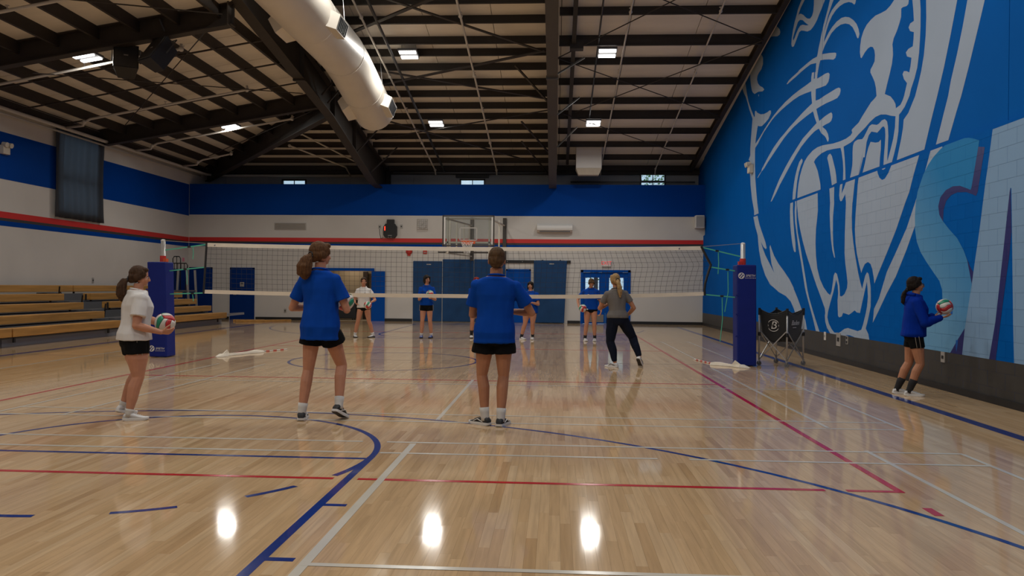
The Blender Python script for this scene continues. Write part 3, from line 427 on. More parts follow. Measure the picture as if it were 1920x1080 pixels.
# ------------------------------------------------------------------ left wall with the curtained window
WY0, WY1, WZ0, WZ1 = 22.27, 24.35, 3.55, 5.95
lw = MB()
def lseg(y0, y1, z0, z1): lw.box((LX - .11, (y0 + y1) / 2, (z0 + z1) / 2), (.22, y1 - y0, z1 - z0))
lseg(-4, WY0, 0, 6.36); lseg(WY1, YU + .2, 0, 6.36); lseg(WY0, WY1, 0, WZ0); lseg(WY0, WY1, WZ1, 6.36)
wl = tag(build('wall_left', lw, 'white_wall'), kind='structure')
for y0, y1 in ((-4, WY0 - .0), (WY1 + .0, YB)):
    build('blue_band', MB().box((LX + .002, (y0 + y1) / 2, 4.83), (.004, y1 - y0, 1.27)), 'blue_stripe', wl)
for n, z0, z1, mt in (('red_band', 3.15, 3.32, 'red_stripe'), ('black_band', 3.07, 3.15, 'black_stripe'), ('blue_band', 2.935, 3.07, 'blue_stripe')):
    build(n, MB().box((LX + .002, (YB - 4) / 2, (z0 + z1) / 2), (.004, YB + 4, z1 - z0)), mt, wl)
wo = thing('window_4', loc=(LX - .1, (WY0 + WY1) / 2, WZ0), kind='structure')
f = MB()
for yy in (WY0 + .03, WY1 - .03): f.box((LX - .1, yy, (WZ0 + WZ1) / 2), (.1, .06, WZ1 - WZ0))
for zz in (WZ0 + .03, WZ1 - .03): f.box((LX - .1, (WY0 + WY1) / 2, zz), (.1, WY1 - WY0, .06))
build('window_frame', f, 'pipe_dark', wo)
build('transom', MB().box((LX - .1, (WY0 + WY1) / 2, 4.62), (.09, WY1 - WY0 - .1, .13)), 'pipe_dark', wo)
for z0, z1 in ((WZ0 + .06, 4.55), (4.69, WZ1 - .06)):
    build('pane', MB().box((LX - .13, (WY0 + WY1) / 2, (z0 + z1) / 2), (.006, WY1 - WY0 - .12, z1 - z0)), 'glass', wo)
mc = mat('curtain_cloth', (.055, .055, .058), .9); nt = mc.node_tree; b = nt.nodes['Principled BSDF']
tr = nt.nodes.new('ShaderNodeBsdfTranslucent'); tr.inputs[0].default_value = (.42, .44, .48, 1); mx = nt.nodes.new('ShaderNodeMixShader'); mx.inputs[0].default_value = .48
nt.links.new(b.outputs[0], mx.inputs[1]); nt.links.new(tr.outputs[0], mx.inputs[2]); nt.links.new(mx.outputs[0], nt.nodes['Material Output'].inputs[0])
ct = thing('curtain', 'dark grey see-through curtain hung over the tall window in the white side wall', 'curtain', (LX + .09, 23.25, 3.36))
mb = MB(); ny, nz_ = 90, 12; P = []
for j in range(nz_ + 1):
    z = 6.08 - (6.08 - 3.37) * j / nz_
    for i in range(ny + 1):
        u = i / ny; y = 22.04 + 2.44 * u + (.02 if j == nz_ else 0) * math.sin(u * 20)
        P.append((LX + .085 + .03 * math.sin(u * 46 + 1.5 * math.sin(j * .25)) + .02 * math.sin(u * 19 + .7), y, z))
mb.add(P, [(j * (ny + 1) + i, j * (ny + 1) + i + 1, (j + 1) * (ny + 1) + i + 1, (j + 1) * (ny + 1) + i) for j in range(nz_) for i in range(ny)])
cl = build('curtain_cloth', mb, 'curtain_cloth', ct, smooth=True)
so = cl.modifiers.new('thick', 'SOLIDIFY'); so.thickness = .003
build('curtain_rod', MB().tube((LX + .085, 21.9, 6.1), (LX + .085, 24.62, 6.1), .016), 'pipe_dark', ct)

# front wall behind the camera closes the hall
tag(build('wall_front', MB().box((-4.6, -4.1, 4.1), (21.4, .2, 8.4)), 'white_wall'), kind='structure')

# ------------------------------------------------------------------ right wall: painted blocks below, smooth panels above, one big emblem across both
ROT = -math.atan(.012)
wr = build('wall_right', MB().box((.18, 14.1, 5.5), (.20, 37, 11.0)), 'mural_blue', local=True); wr.location = (5.42, 0, 0); wr.rotation_euler = (0, 0, ROT)
tag(wr, kind='structure')
def zw(u): return .585 - .0034 * u
STEP = 3.50
def clip(poly, axis, lim, sgn):
    out = []
    for i in range(len(poly)):
        a, b = poly[i - 1], poly[i]; da = (a[axis] - lim) * sgn; db = (b[axis] - lim) * sgn
        if (da < 0) != (db < 0):
            t = da / (da - db); out.append((a[0] + (b[0] - a[0]) * t, a[1] + (b[1] - a[1]) * t))
        if db >= 0: out.append(b)
    return out
def clip_rect(p, x0, x1, y0, y1):
    for ax, lim, sg in ((0, x0, 1), (0, x1, -1), (1, y0, 1), (1, y1, -1)):
        p = clip(p, ax, lim, sg)
        if len(p) < 3: return None
    return p
def tris(poly):
    q = [V((a, b, 0)) for a, b in poly]
    return [[poly[i] for i in t] for t in tessellate_polygon([q])]
BH, BL_, JT = .2, .4, .003
def block_cells(u0, u1, z0, z1):
    r0, r1 = max(0, int(z0 / BH)), min(17, int(z1 / BH))
    for r in range(r0, r1 + 1):
        off = (r % 2) * .2; c0, c1 = int((u0 - off) / BL_) - 1, int((u1 - off) / BL_) + 1
        for c in range(c0, c1 + 1):
            yield c * BL_ + off + JT / 2, (c + 1) * BL_ + off - JT / 2, r * BH + JT / 2, min((r + 1) * BH - JT / 2, STEP)
SEAMS = [-3.0, 2.9, 9.9, 16.9, 21.75, 30.9]
def panel_cells(u0, u1, z0, z1):
    for a, b in zip(SEAMS, SEAMS[1:]):
        if a < u1 and b > u0: yield a + .006, b - .006, STEP + .035, 11
PAINT = {'w': ('white_paint', 'mural_white'), 'b': ('blue_paint', 'mural_blue'), 'n': ('navy_paint', 'mural_navy'), 's': ('pale_blue_paint', 'mural_pale'), 'a': ('ice_blue_paint', 'mural_ice'), 'd': ('blue_paint', 'mural_mid'), 'k': ('grey_paint', 'wainscot')}
paint = {}
def lay(polys, cells, off, deep, lower):
    for n, (c, poly) in enumerate(polys):
        key = (c, 'l' if lower else 'u'); mb = paint.setdefault(key, MB()); lift = .0004 + .00012 * n
        for t in tris(poly):
            if lower and c != 'k':
                t2 = []
                for i in range(len(t)):      # keep paint above the dark band
                    a, b = t[i - 1], t[i]; da, db = a[1] - zw(a[0]), b[1] - zw(b[0])
                    if (da < 0) != (db < 0): s = da / (da - db); t2.append((a[0] + (b[0] - a[0]) * s, a[1] + (b[1] - a[1]) * s))
                    if db >= 0: t2.append(b)
                t = t2
                if len(t) < 3: continue
            us = [p[0] for p in t]; zs = [p[1] for p in t]
            q = clip_rect(t, -3, 31, 0, STEP) if lower else clip_rect(t, -3, 31, STEP + .035, 12)
            if q is None: continue
            if deep is not None: mb.add([(deep - .0002 - .00005 * n, a, b) for a, b in q], [tuple(range(len(q)))])
            for a0, a1, b0, b1 in cells(min(us), max(us), min(zs), max(zs)):
                q = clip_rect(t, a0, a1, b0, b1)
                if q: mb.add([(off - lift, a, b) for a, b in q], [tuple(range(len(q)))])
lay([('k', [(-3, 0), (31, 0), (31, zw(31)), (-3, zw(-3))])] + LO, block_cells, 0.0, .0012, True)
lay(UP, panel_cells, .06, None, False)
for (c, lu), mb in paint.items():
    o = build(PAINT[c][0], mb, PAINT[c][1], wr, local=True); tag(o, kind='stuff')
    o.data.materials[0] = M[PAINT[c][1]]
# blocks
cells = []
for r in range(18):
    off = (r % 2) * .2
    for c in range(-8, 77):
        a = max(c * BL_ + off, -3.0); b = min((c + 1) * BL_ + off, 30.65); z0 = r * BH; z1 = min(z0 + BH, STEP)
        if b - a > .03 and z1 - z0 > .02: cells.append((a + JT / 2, b - JT / 2, z0 + JT / 2, z1 - (JT / 2 if z1 < STEP else 0)))
cells.sort(key=lambda q: (0 if q[0] > 8.9 else 1, (q[0] ** 2 + (q[2] - 1.4) ** 2)))
bm_cache = {}; rest = MB()
for n, (a, b, z0, z1) in enumerate(cells):
    if n < 300 and b - a > .39:
        k = round(z1 - z0, 3)
        if k not in bm_cache:
            mb = MB().box((.004, 0, 0), (.008, BL_ - JT, k)); me = bpy.data.meshes.new('block'); me.from_pydata(mb.v, [], mb.f); me.update(); bm_cache[k] = me
        shared('block', bm_cache[k], 'mural_blue', wr, ((0), (a + b) / 2, (z0 + z1) / 2))
    else: rest.box((.004, (a + b) / 2, (z0 + z1) / 2), (.008, b - a, z1 - z0))
tag(build('blocks', rest, 'mural_blue', wr, local=True), kind='stuff')
build('mortar', MB().box((.0315, 13.85, STEP / 2), (.060, 33.7, STEP)), 'mural_blue', wr, local=True)
for a, b in zip(SEAMS, SEAMS[1:]):
    build('wall_panel', MB().box((.075, (a + b) / 2, 7.25), (.03, b - a - .012, 7.42)), 'mural_blue', wr, local=True)
build('wall_trim', MB().box((.055, 13.85, STEP + .018), (.03, 33.7, .03)), 'mural_blue', wr, local=True)
tag(build('baseboard_right', MB().box((0, 0, 0), (.03, 33.6, .09)), 'black', local=True), kind='structure')
o = bpy.data.objects['baseboard_right']; o.location = (wx(13.8) - .016, 13.8, .045); o.rotation_euler = (0, 0, ROT)

# ------------------------------------------------------------------ roof: deck, purlins, frames, bracing
ce = thing('ceiling', loc=(0, 0, 0), kind='structure')
MX = -7.1           # line of the main frame beside the lean-to
RY = 9.0            # ridge
def slab(pts, t=.06):
    m = MB(); m.prism(pts, (0, 0, t)); return m
x = MX
while x < 5.9:      # deck sheets run up the slope
    x1 = min(x + 1.8, 6.1)
    build('deck_sheet', slab([(x + .008, 32.5, zB(32.5)), (x1 - .008, 32.5, zB(32.5)), (x1 - .008, RY, zB(RY)), (x + .008, RY, zB(RY))]), 'deck', ce, fix=True)
    build('deck_sheet', slab([(x + .008, RY, zB(RY)), (x1 - .008, RY, zB(RY)), (x1 - .008, -4.2, zB(RY) - .165 * 13.2), (x + .008, -4.2, zB(RY) - .165 * 13.2)]), 'deck', ce, fix=True)
    x = x1
y = -4.2
def hipx(y): return max(-15.2, -15.06 + (32.3 - y)) if False else -15.06 + (32.3 - y)
while y < 32.3:
    y1 = min(y + 1.9, 32.4)
    # left lean-to: from wall up to the main frame, cut by the hip line x+15.06 = 32.3-y
    xa, xb = min(MX, hipx(y)), min(MX, hipx(y1))
    build('deck_sheet', slab([(-15.2, y + .008, zL(-15.2)), (xa, y + .008, zL(xa)), (xb, y1 - .008, zL(xb)), (-15.2, y1 - .008, zL(-15.2))]), 'deck', ce, fix=True)
    y = y1
x = -15.06
while x < MX:       # corner piece of the back slope between hip and main frame
    x1 = min(x + 1.6, MX); ya, yb = 32.3 - (x + 15.06), 32.3 - (x1 + 15.06)
    build('deck_sheet', slab([(x + .006, 32.5, zB(32.5)), (x1 - .006, 32.5, zB(32.5)), (x1 - .006, yb, zB(yb)), (x + .006, ya, zB(ya))]), 'deck', ce, fix=True)
    x = x1
build('sky_light_block', MB().prism([(-15.4, 32.6, zB(32.6) + .1), (6.3, 32.6, zB(32.6) + .1), (6.3, RY, zB(RY) + .1), (MX - .1, RY, zB(RY) + .1), (MX - .1, 24.2, zB(24.2) + .1)], (0, 0, .05)), 'steel', ce, fix=True)  # unseen sheets added over the deck to stop sky light leaking through its joints
build('sky_light_block', MB().prism([(6.3, RY, zB(RY) + .1), (6.3, -4.4, zB(RY) - .165 * 13.4 + .1), (MX - .1, -4.4, zB(RY) - .165 * 13.4 + .1), (MX - .1, RY, zB(RY) + .1)], (0, 0, .05)), 'steel', ce, fix=True)
build('sky_light_block', MB().prism([(-15.4, 32.6, zL(-15.4) + .1), (-15.4, -4.4, zL(-15.4) + .1), (MX, -4.4, zL(MX) + .1), (MX, 24.2, zL(MX) + .1)], (0, 0, .05)), 'steel', ce, fix=True)
build('deck_riser', MB().box((MX - .02, 10.1, 8.9), (.04, 28.4, 2.4)), 'steel', ce)
def purlin(a, b, d=.22, m='steel', side=1):
    a = V(a); b = V(b); mb = MB(); dn = V((0, 0, -1)); h = (b - a).normalized().cross(V((0, 0, 1))).normalized() * side
    mb.bar(a + dn * d / 2, b + dn * d / 2, .012, d)
    mb.bar(a + dn * (d - .006) + h * .03, b + dn * (d - .006) + h * .03, .07, .012)
    return build('purlin', mb, m, ce)
def pB(x0, x1, y, d=.22): purlin((x0, y, zB(y)), (x1, y, zB(y)), d)
for y in (31.9, 30.9, 29.95, 29.1, 28.2, 27.3, 26.3, 25.4, 24.45, 23.6, 22.55, 21.65, 20.95, 19.85, 18.9, 17.9, 16.9, 15.9, 14.5, 13, 11.5, 10): pB(MX + .1, -.1, y)
for y in (31.85, 30.5, 29.05, 27.7, 26.1, 25.05, 23.6, 22.25, 20.95, 19.5, 18.1, 16.7, 15.3, 13.9, 12.5, 11): pB(.05 if y > 18 else .2, 5.45, y, .30 if y in (26.1, 20.95) else .22)
for y in (31.9, 30.9, 29.95, 29.1, 28.2, 27.3, 26.3, 25.4): pB(-15.06 + (32.3 - y) + .1, MX - .05, y)
for k in range(9):
    x = -14.94 + .93 * k
    if x < MX - .1: purlin((x, 6, zL(x)), (x, min(32.2, 32.3 - (x + 15.06) + .0), zL(x)), .28, 'steel', -1)
for y in (7, 4, 1, -2): pB(MX + .1, 5.45, y)
# main frames: tapered I-beams
def frame_beam(x, m, w=.30):
    mb = MB(); prof = [(9.0, 8.9), (17.0, 7.64), (20.9, 7.1), (23.7, 6.71), (29.6, 5.40), (31.9, 5.30)]
    web = [(y, z) for y, z in prof] + [(31.9, zB(31.9) - .23), (9.0, zB(9.0) - .23)]
    mb.prism([(x - .01, y, z) for y, z in web], (.02, 0, 0))
    for (y0, z0), (y1, z1) in zip(prof, prof[1:]): mb.bar((x, y0, z0), (x, y1, z1), w, .035)
    mb.bar((x, 9, zB(9) - .24), (x, 31.9, zB(31.9) - .24), w, .03)
    for y in (20.9, 23.9, 26.5):
        zt = zB(y) - .24; zb = [z0 + (z1 - z0) * (y - y0) / (y1 - y0) for (y0, z0), (y1, z1) in zip(prof, prof[1:]) if y0 <= y <= y1][0]
        mb.box((x, y, (zt + zb) / 2), (w * .9, .02, zt - zb))
    mb.box((x, 20.9, 7.09), (w + .03, .10, .10))
    mb.box((x, 32.0, (5.5 + zB(32) - .24) / 2), (w, .35, zB(32) - .24 - 5.5))
    return build('frame_beam', mb, m, ce, fix=True)
frame_beam(MX, 'steel'); frame_beam(-.13, 'steel_grey', .30)
def rake(x, m='steel'): return build('rake_beam', MB().ibeam((x, 32.2, zB(32.2) - .0), (x, RY, zB(RY) - .0), .24, .24, .14), m, ce, fix=True)
rake(5.50)
def ibm(n, a, b, d0, d1, m='steel', w=.22): return build(n, MB().ibeam(a, b, d0, d1, w, .025, .016), m, ce, fix=True)
for y in (16.8, 9.2): ibm('rafter', (MX - .1, y, zL(MX) - .02), (-14.9, y, zL(-14.9) - .02), .50, .52)
ibm('rafter', (MX - .1, 24.4, zL(MX) - .02), (-14.9, 24.4, zL(-14.9) - .02), .50, .52)
build('end_plate', MB().box((MX - .17, 16.8, 7.55), (.03, .34, .8)), 'steel_grey', ce)
ibm('hip_beam', (MX - .1, 24.4, zL(MX) - .02), (-14.85, 32.1, zL(-14.85) - .02), .82, .62, w=.24)
build('eave_strut', MB().box((-4.6, 32.1, 6.22), (21, .2, .22)), 'steel', ce)
build('eave_strut', MB().box((-15.0, 14.2, 6.25), (.2, 36, .2)), 'steel', ce)
# thin members
def rod(n, a, b, r, m='steel'): return build(n, MB().tube(a, b, r, n=6), m, ce)
def strap(n, a, b, w, t=.03, m='steel'): return build(n, MB().bar(a, b, w, t), m, ce)
strap('brace', (-6.9, 21.0, 7.9), (-2.6, 18.1, 8.37), .13); strap('brace', (-4.6, 18.0, 8.38), (-.34, 21.17, 7.87), .09)
strap('brace', (-6.9, 23.83, 7.42), (-.33, 21.08, 7.88), .14); strap('brace', (-6.9, 21.5, 7.8), (-.27, 24.32, 7.35), .12)
strap('brace', (-6.9, 25.0, 7.2), (-1.2, 30.1, 6.39), .11); strap('brace', (-6.6, 27.8, 6.75), (-.3, 25.2, 7.2), .05)
for a, b in (((-.03, 21.56, 7.8), (3.3, 18.0, 8.38)), ((2.3, 18.4, 8.32), (5.4, 20.58, 7.96)), ((-.03, 21.5, 7.81), (5.3, 25.66, 7.12)), ((.6, 25.36, 7.17), (5.4, 20.6, 7.96)), ((.2, 25.5, 7.15), (5.3, 29.9, 6.42))): rod('brace_rod', a, b, .014)
for a, b in (((-1.19, 26.17, 7.04), (-.27, 29.2, 6.5)), ((-1.27, 28.07, 6.73), (-.28, 31.9, 6.05)), ((-1.2, 22.0, 7.75), (-.27, 23.2, 7.0)), ((-6.1, 26.6, 7.0), (-6.95, 26.6, 6.1)), ((-5.9, 28.7, 6.7), (-6.95, 28.7, 5.7)), ((-6.9, 22.3, 7.0), (-6.2, 22.3, 7.8)), ((-6.9, 22.9, 6.9), (-6.2, 22.9, 7.7))): strap('fly_brace', a, b, .06, .04)
for a, b in (((.0, 21.3, 7.3), (.75, 21.3, 7.75)), ((.0, 23.9, 6.75), (.7, 23.9, 7.3)), ((.0, 26.4, 6.2), (.7, 26.4, 6.9))): strap('fly_brace', a, b, .07, .04)
for a, b in (((-7.9, 16.94, 7.1), (-13.2, 22.9, 6.24)), ((-12.4, 17.6, 6.37), (-7.6, 22.7, 7.15)), ((-9.9, 13.9, 6.78), (-7.2, 16.2, 7.22)), ((-8, 24.8, 7.1), (-13.2, 28.4, 6.2))): rod('brace_rod', a, b, .014)
for y in (18.6, 20.4, 22.3): strap('bridging', (-14.8, y, zL(-14.8) - .27), (MX - .15, y, zL(MX) - .27), .05, .03)
strap('bridging', (.44, 30.8, zB(30.8) - .26), (.44, 12, zB(12) - .26), .11, .12); build('bridging_plate', MB().box((.52, 20.9, zB(20.9) - .32), (.36, .25, .2)), 'steel', ce)
# ================================================================== PIPES, DUCT, LAMPS, CEILING EQUIPMENT
def sprinkler(name, pts, r, label, m='pipe_white', fittings=(), heads=(), group=None):
    t = thing(name, label, 'pipe', pts[0], group)
    build('pipe', MB().pipe(pts, r, 8), m, t, smooth=True)
    for p in fittings: build('pipe_fitting', MB().ell(p, (r * 1.9, r * 1.9, r * 1.9), 8, 6), m, t, smooth=True)
    for p in heads:
        p = V(p); build('sprinkler_head', MB().tube(p, p + V((0, 0, .07)), .012, n=6).lathe([(.012, .07), (.04, .075), (.04, .085), (.01, .09)], p, 10), m, t)
    return t
def slope_pipe(x, y0, y1, d): return [(x, y0, zB(y0) - d), (x, y1, zB(y1) - d)]
def sp(x, label, r=.03, m='pipe_white', drop=True, d=.36):
    P = [(x, 10.0, zB(10) - d), (x, 20, zB(20) - d), (x, 31.2, zB(31.2) - d)]
    if drop: P += [(x, 31.45, zB(31.45) - d - .06), (x, 31.5, 6.0)]
    return sprinkler('sprinkler_pipe', P, r, label, m, fittings=[(x, y, zB(y) - d) for y in (19.2, 22.6, 25.2, 28.2, 31.35)], heads=[(x, y, zB(y) - d + .02) for y in (19.2, 22.6, 25.2, 28.2)])
sp(-4.95, 'white sprinkler pipe running up the roof beside the round duct')
sp(-2.43, 'white sprinkler pipe running up the roof midway between duct and grey frame beam')
sp(1.8, 'thin white sprinkler pipe up the roof just past the grey frame beam', .024, d=.3)
sp(4.0, 'thin white sprinkler pipe up the roof nearest the painted mural wall', .024, d=.3)
sprinkler('gas_pipe', slope_pipe(-4.6, 12, 31.6, .34), .042, 'dark pipe sloping under the roof next to the white sprinkler pipe by the duct', 'pipe_dark')
sprinkler('conduit', slope_pipe(1.1, 14, 26.5, .26), .024, 'dark conduit with loose wires just past the grey frame beam', 'pipe_dark')
for k, (y, x1, lab) in enumerate(((14.5, -7.6, 'white sprinkler branch pipe nearest the camera under the side roof'), (18.0, -8.9, 'white sprinkler branch pipe running below the hanging black speakers'), (21.8, -8.86, 'white sprinkler branch pipe with elbow rising above the curtained window'), (25.6, -8.86, 'white sprinkler branch pipe passing under the far side roof lamp'), (29.0, -12.4, 'short white sprinkler branch pipe in the far roof corner'))):
    xs = [-13.75, x1]; P = [(-14.55, y + .35, 6.02), (-13.85, y + .05, 6.02 if k else 6.1), (-13.8, y + .03, 6.12), (-13.6, y, zL(-13.6) - .42), (x1, y - .2, zL(x1) - .42), (x1, y - .2, zL(x1) - .30)]
    sprinkler('sprinkler_branch', P, .034, lab, fittings=[P[2], P[4]], heads=[(x, y - .1, zL(x) - .4) for x in ((x1 + xs[0]) / 2, x1)])
sprinkler('sprinkler_main', [(-14.66, -3.5, 6.02), (-14.66, 31.6, 6.02), (-14.4, 31.95, 6.02), (-7.4, 31.95, 6.02)], .055, 'long beige sprinkler main along the top of the side wall and round the corner')
sprinkler('sprinkler_main', [(-14.72, -3.5, 5.90), (-14.72, 31.2, 5.90)], .032, 'thinner pipe under the sprinkler main along the side wall top')
sprinkler('wall_pipe', [(.6, 32.05, 5.80), (5.7, 32.05, 5.80)], .03, 'thin grey pipe along the upper wall behind the unit heater', 'grey_paint')
sprinkler('sprinkler_main', [(-6.8, 31.9, 6.15), (-.4, 31.9, 6.15)], .04, 'dark pipe along the upper wall over the middle high window', 'grey_paint')
for x, y, lab in ((-9.4, 28.6, 'short sloped sprinkler pipe ending above the leftmost high window'), (-8.55, 27.4, 'long sloped sprinkler pipe between hip beam and main frame beam')):
    sprinkler('sprinkler_branch', [(x - .6, y - .2, zB(y) - .35), (x + .75, 31.3, 6.28), (x + .8, 31.9, 6.0)], .03, lab, fittings=[(x - .6, y - .2, zB(y) - .35)])

# round duct: level run, then bending down along the roof slope
dk = thing('duct', 'large round white ventilation duct under the roof with side diffusers', 'duct', (-5.6, 10.0, 7.4))
def ring(c, r, tilt=0, n=28): return [V(c) + V((r * math.cos(2 * PI * j / n), -math.sin(tilt) * r * math.sin(2 * PI * j / n), math.cos(tilt) * r * math.sin(2 * PI * j / n))) for j in range(n)]
R_ = .60
sec = [(6.0, 7.5, 0), (12, 7.5, 0), (19.7, 7.46, .0), (20.1, 7.42, -.10), (20.5, 7.36, -.20), (23.25, 6.79, -.20), (23.45, 6.75, -.20)]
rings = [ring((-5.6, y, z), R_, t) for y, z, t in sec]
for f_, dy in ((.9, .06), (.72, .11), (.4, .15), (.05, .17)): rings.append(ring((-5.6, 23.45 + dy, 6.75 - dy * .2), R_ * f_, -.20))
smooth_by_angle(build('duct_body', MB().loft(rings), 'duct', dk, fix=True), 35)
for y, z, t in ((14.5, 7.5, 0), (17.2, 7.48, 0), (19.75, 7.455, 0), (21.9, 7.07, -.20)):
    build('duct_seam', MB().loft([ring((-5.6, y - .02, z + .003), R_ + .006, t), ring((-5.6, y + .02, z - .003), R_ + .006, t)]), 'duct', dk, smooth=True)
def diffuser(y, z, s, dz, drop):
    o = V((-5.6, y, z)); d = V((s * .82, 0, dz)).normalized(); yv = V((0, 1, drop)).normalized(); zv = d.cross(yv)
    def q(a, b, c): return o + d * a + yv * b + zv * c
    mb = MB(); mb.add([q(.42, -.52, -.2), q(.42, .52, -.2), q(.42, .52, .2), q(.42, -.52, .2), q(.78, -.36, -.17), q(.78, .36, -.17), q(.78, .36, .17), q(.78, -.36, .17)],
           [(0, 3, 2, 1), (4, 5, 6, 7), (0, 1, 5, 4), (1, 2, 6, 5), (2, 3, 7, 6), (3, 0, 4, 7)])
    b = build('diffuser', mb, 'duct', dk, fix=True)
    g = MB()
    for k in range(7): g.bar(q(.785, -.30 + .1 * k, -.14), q(.785, -.30 + .1 * k, .14), .012, .02)
    build('diffuser_grille', g, 'pipe_dark', b)
    build('diffuser_opening', MB().bar(q(.782, -.32, 0), q(.782, .32, 0), .28, .004, up=d), 'black', b)
for y, z, dr in ((17.2, 7.48, 0), (22.6, 6.92, -.20)): diffuser(y, z, 1, -.25, dr); diffuser(y - .2, z, -1, -.45, dr)
diffuser(13.5, 7.5, 1, -.25, 0); diffuser(13.5, 7.5, -1, -.45, 0)
for y, z in ((17.9, 7.48), (21.9, 7.07), (14.4, 7.5)):
    for s in (-1, 1): build('hanger_cable', MB().tube((-5.6 + s * .605, y, z), (-5.6 + s * .5, y, zB(y)), .007, n=5), 'metal', dk)

# high-bay LED lamps
def lamp(x, y, z, slope, label):
    t = thing('high_bay_lamp', label, 'ceiling lamp', (x, y, z), 'high bay lamps under the roof')
    ax, ay = slope
    ux = V((1, 0, ax)).normalized(); uy = V((0, 1, ay)).normalized(); uz = ux.cross(uy); o = V((x, y, z))
    Rm = Matrix((ux, uy, uz)).transposed()
    build('lamp_housing', MB().box(o + uz * .05, (.52, .50, .06), Rm), 'grey_paint', t)
    for s in (-1, 1): build('led_bar', MB().box(o + uy * (s * .15), (.46, .13, .035), Rm), 'led', t)
    for s in (-1, 1): build('hanger_cable', MB().tube(o + ux * (s * .2) + uz * .07, o + ux * (s * .2) + V((0, 0, .42)), .006, n=5), 'metal', t)
    ld = bpy.data.lights.new('lamp_light', 'AREA'); ld.shape = 'RECTANGLE'; ld.size = .46; ld.size_y = .44; ld.energy = LED; ld.color = LED_COL
    lo = bpy.data.objects.new('lamp_light', ld); COL.objects.link(lo); lo.parent = t
    lo.location = -uz * .03; lo.rotation_euler = Rm.to_euler()
SB, SL = (0, -.165), (.165, 0)
for x, y, lab in ((-4.14, 21.3, 'lit high bay lamp in the nearer row, beside the round duct'), (-4.15, 26.4, 'lit high bay lamp in the farther row, beyond the duct end'), (1.37, 21.3, 'lit high bay lamp in the nearer row, between grey beam and mural'), (1.25, 26.4, 'lit high bay lamp in the farther row, above the unit heater')):
    lamp(x, y, zB(y) - .34, SB, lab)
for x, y, lab in ((-11.0, 17.5, 'lit high bay lamp under the side roof, next to the black speakers'), (-10.95, 25.4, 'lit high bay lamp under the side roof, near the far hip beam')): lamp(x, y, zL(x) - .36, SL, lab)
for x in (-4.15, 1.35):
    for y, s in ((16.0, SB), (11.0, SB), (6.0, (0, .165)), (1.0, (0, .165))): lamp(x, y, (zB(y) if y > RY else zB(RY) - .165 * (RY - y)) - .34, s, 'lit high bay lamp in the %s row behind the visible ones, %s' % ({16.0: 'first', 11.0: 'second', 6.0: 'third', 1.0: 'fourth'}[y], 'duct side' if x < 0 else 'mural side'))
for y in (9.5, 2.0): lamp(-11.0, y, zL(-11.0) - .36, SL, 'lit high bay lamp under the side roof, %s one behind the camera side' % ('nearer' if y > 5 else 'farther'))

# two black speakers hung under the first side rafter
def speaker(x, y, z, rz, rx, lab):
    t = thing('loudspeaker', lab, 'loudspeaker', (x, y, z), 'black speakers under the side roof')
    Rm = Matrix.Rotation(rz, 3, 'Z') @ Matrix.Rotation(rx, 3, 'X'); o = V((x, y, z))
    def P(a, b, c): return o + Rm @ V((a, b, c))
    mb = MB(); mb.add([P(-.26, -.2, -.36), P(.26, -.2, -.36), P(.17, .22, -.30), P(-.17, .22, -.30), P(-.26, -.2, .36), P(.26, -.2, .36), P(.17, .22, .30), P(-.17, .22, .30)], [(0, 3, 2, 1), (4, 5, 6, 7), (0, 1, 5, 4), (1, 2, 6, 5), (2, 3, 7, 6), (3, 0, 4, 7)])
    build('speaker_cabinet', mb, 'black', t, bevel=.015, fix=True)
    build('speaker_grille', MB().box(P(0, -.208, 0), (.46, .02, .66), Rm), 'pipe_dark', t)
    build('speaker_badge', MB().box(P(0, -.22, .0), (.09, .008, .03), Rm), 'plate', t)
    build('speaker_bracket', MB().pipe([P(-.29, 0, 0), P(-.29, 0, .42), P(.29, 0, .42), P(.29, 0, 0)], .014, 6).tube(P(0, 0, .42), (x, y, zL(x) - .1), .02, n=6), 'pipe_dark', t)
speaker(-9.75, 16.95, 6.42, .5, -.55, 'black hanging loudspeaker turned away, nearest the lamp under the side roof')
speaker(-8.85, 16.7, 6.50, -.55, -.6, 'black hanging loudspeaker with small badge, facing the court')
# unit heater hung from the roof
uh = thing('unit_heater', 'white boxy unit heater hanging near the upper back wall', 'heater', (1.24, 29.5, 6.0))
build('heater_cabinet', MB().box((1.24, 29.75, 6.38), (.98, .6, .82)), 'white', uh, bevel=.02)
mb = MB(); mb.add([(.75, 29.45, 5.97), (1.73, 29.45, 5.97), (1.73, 30.05, 5.97), (.75, 30.05, 5.97), (.85, 29.6, 5.74), (1.63, 29.6, 5.74), (1.63, 29.95, 5.74), (.85, 29.95, 5.74)], [(0, 1, 2, 3), (7, 6, 5, 4), (0, 4, 5, 1), (1, 5, 6, 2), (2, 6, 7, 3), (3, 7, 4, 0)])
build('heater_hood', mb, 'offwhite', uh, fix=True)
for x in (.85, 1.63): build('hanger_rod', MB().tube((x, 29.7, 6.78), (x, 29.7, zB(29.7)), .012, n=6), 'metal', uh)
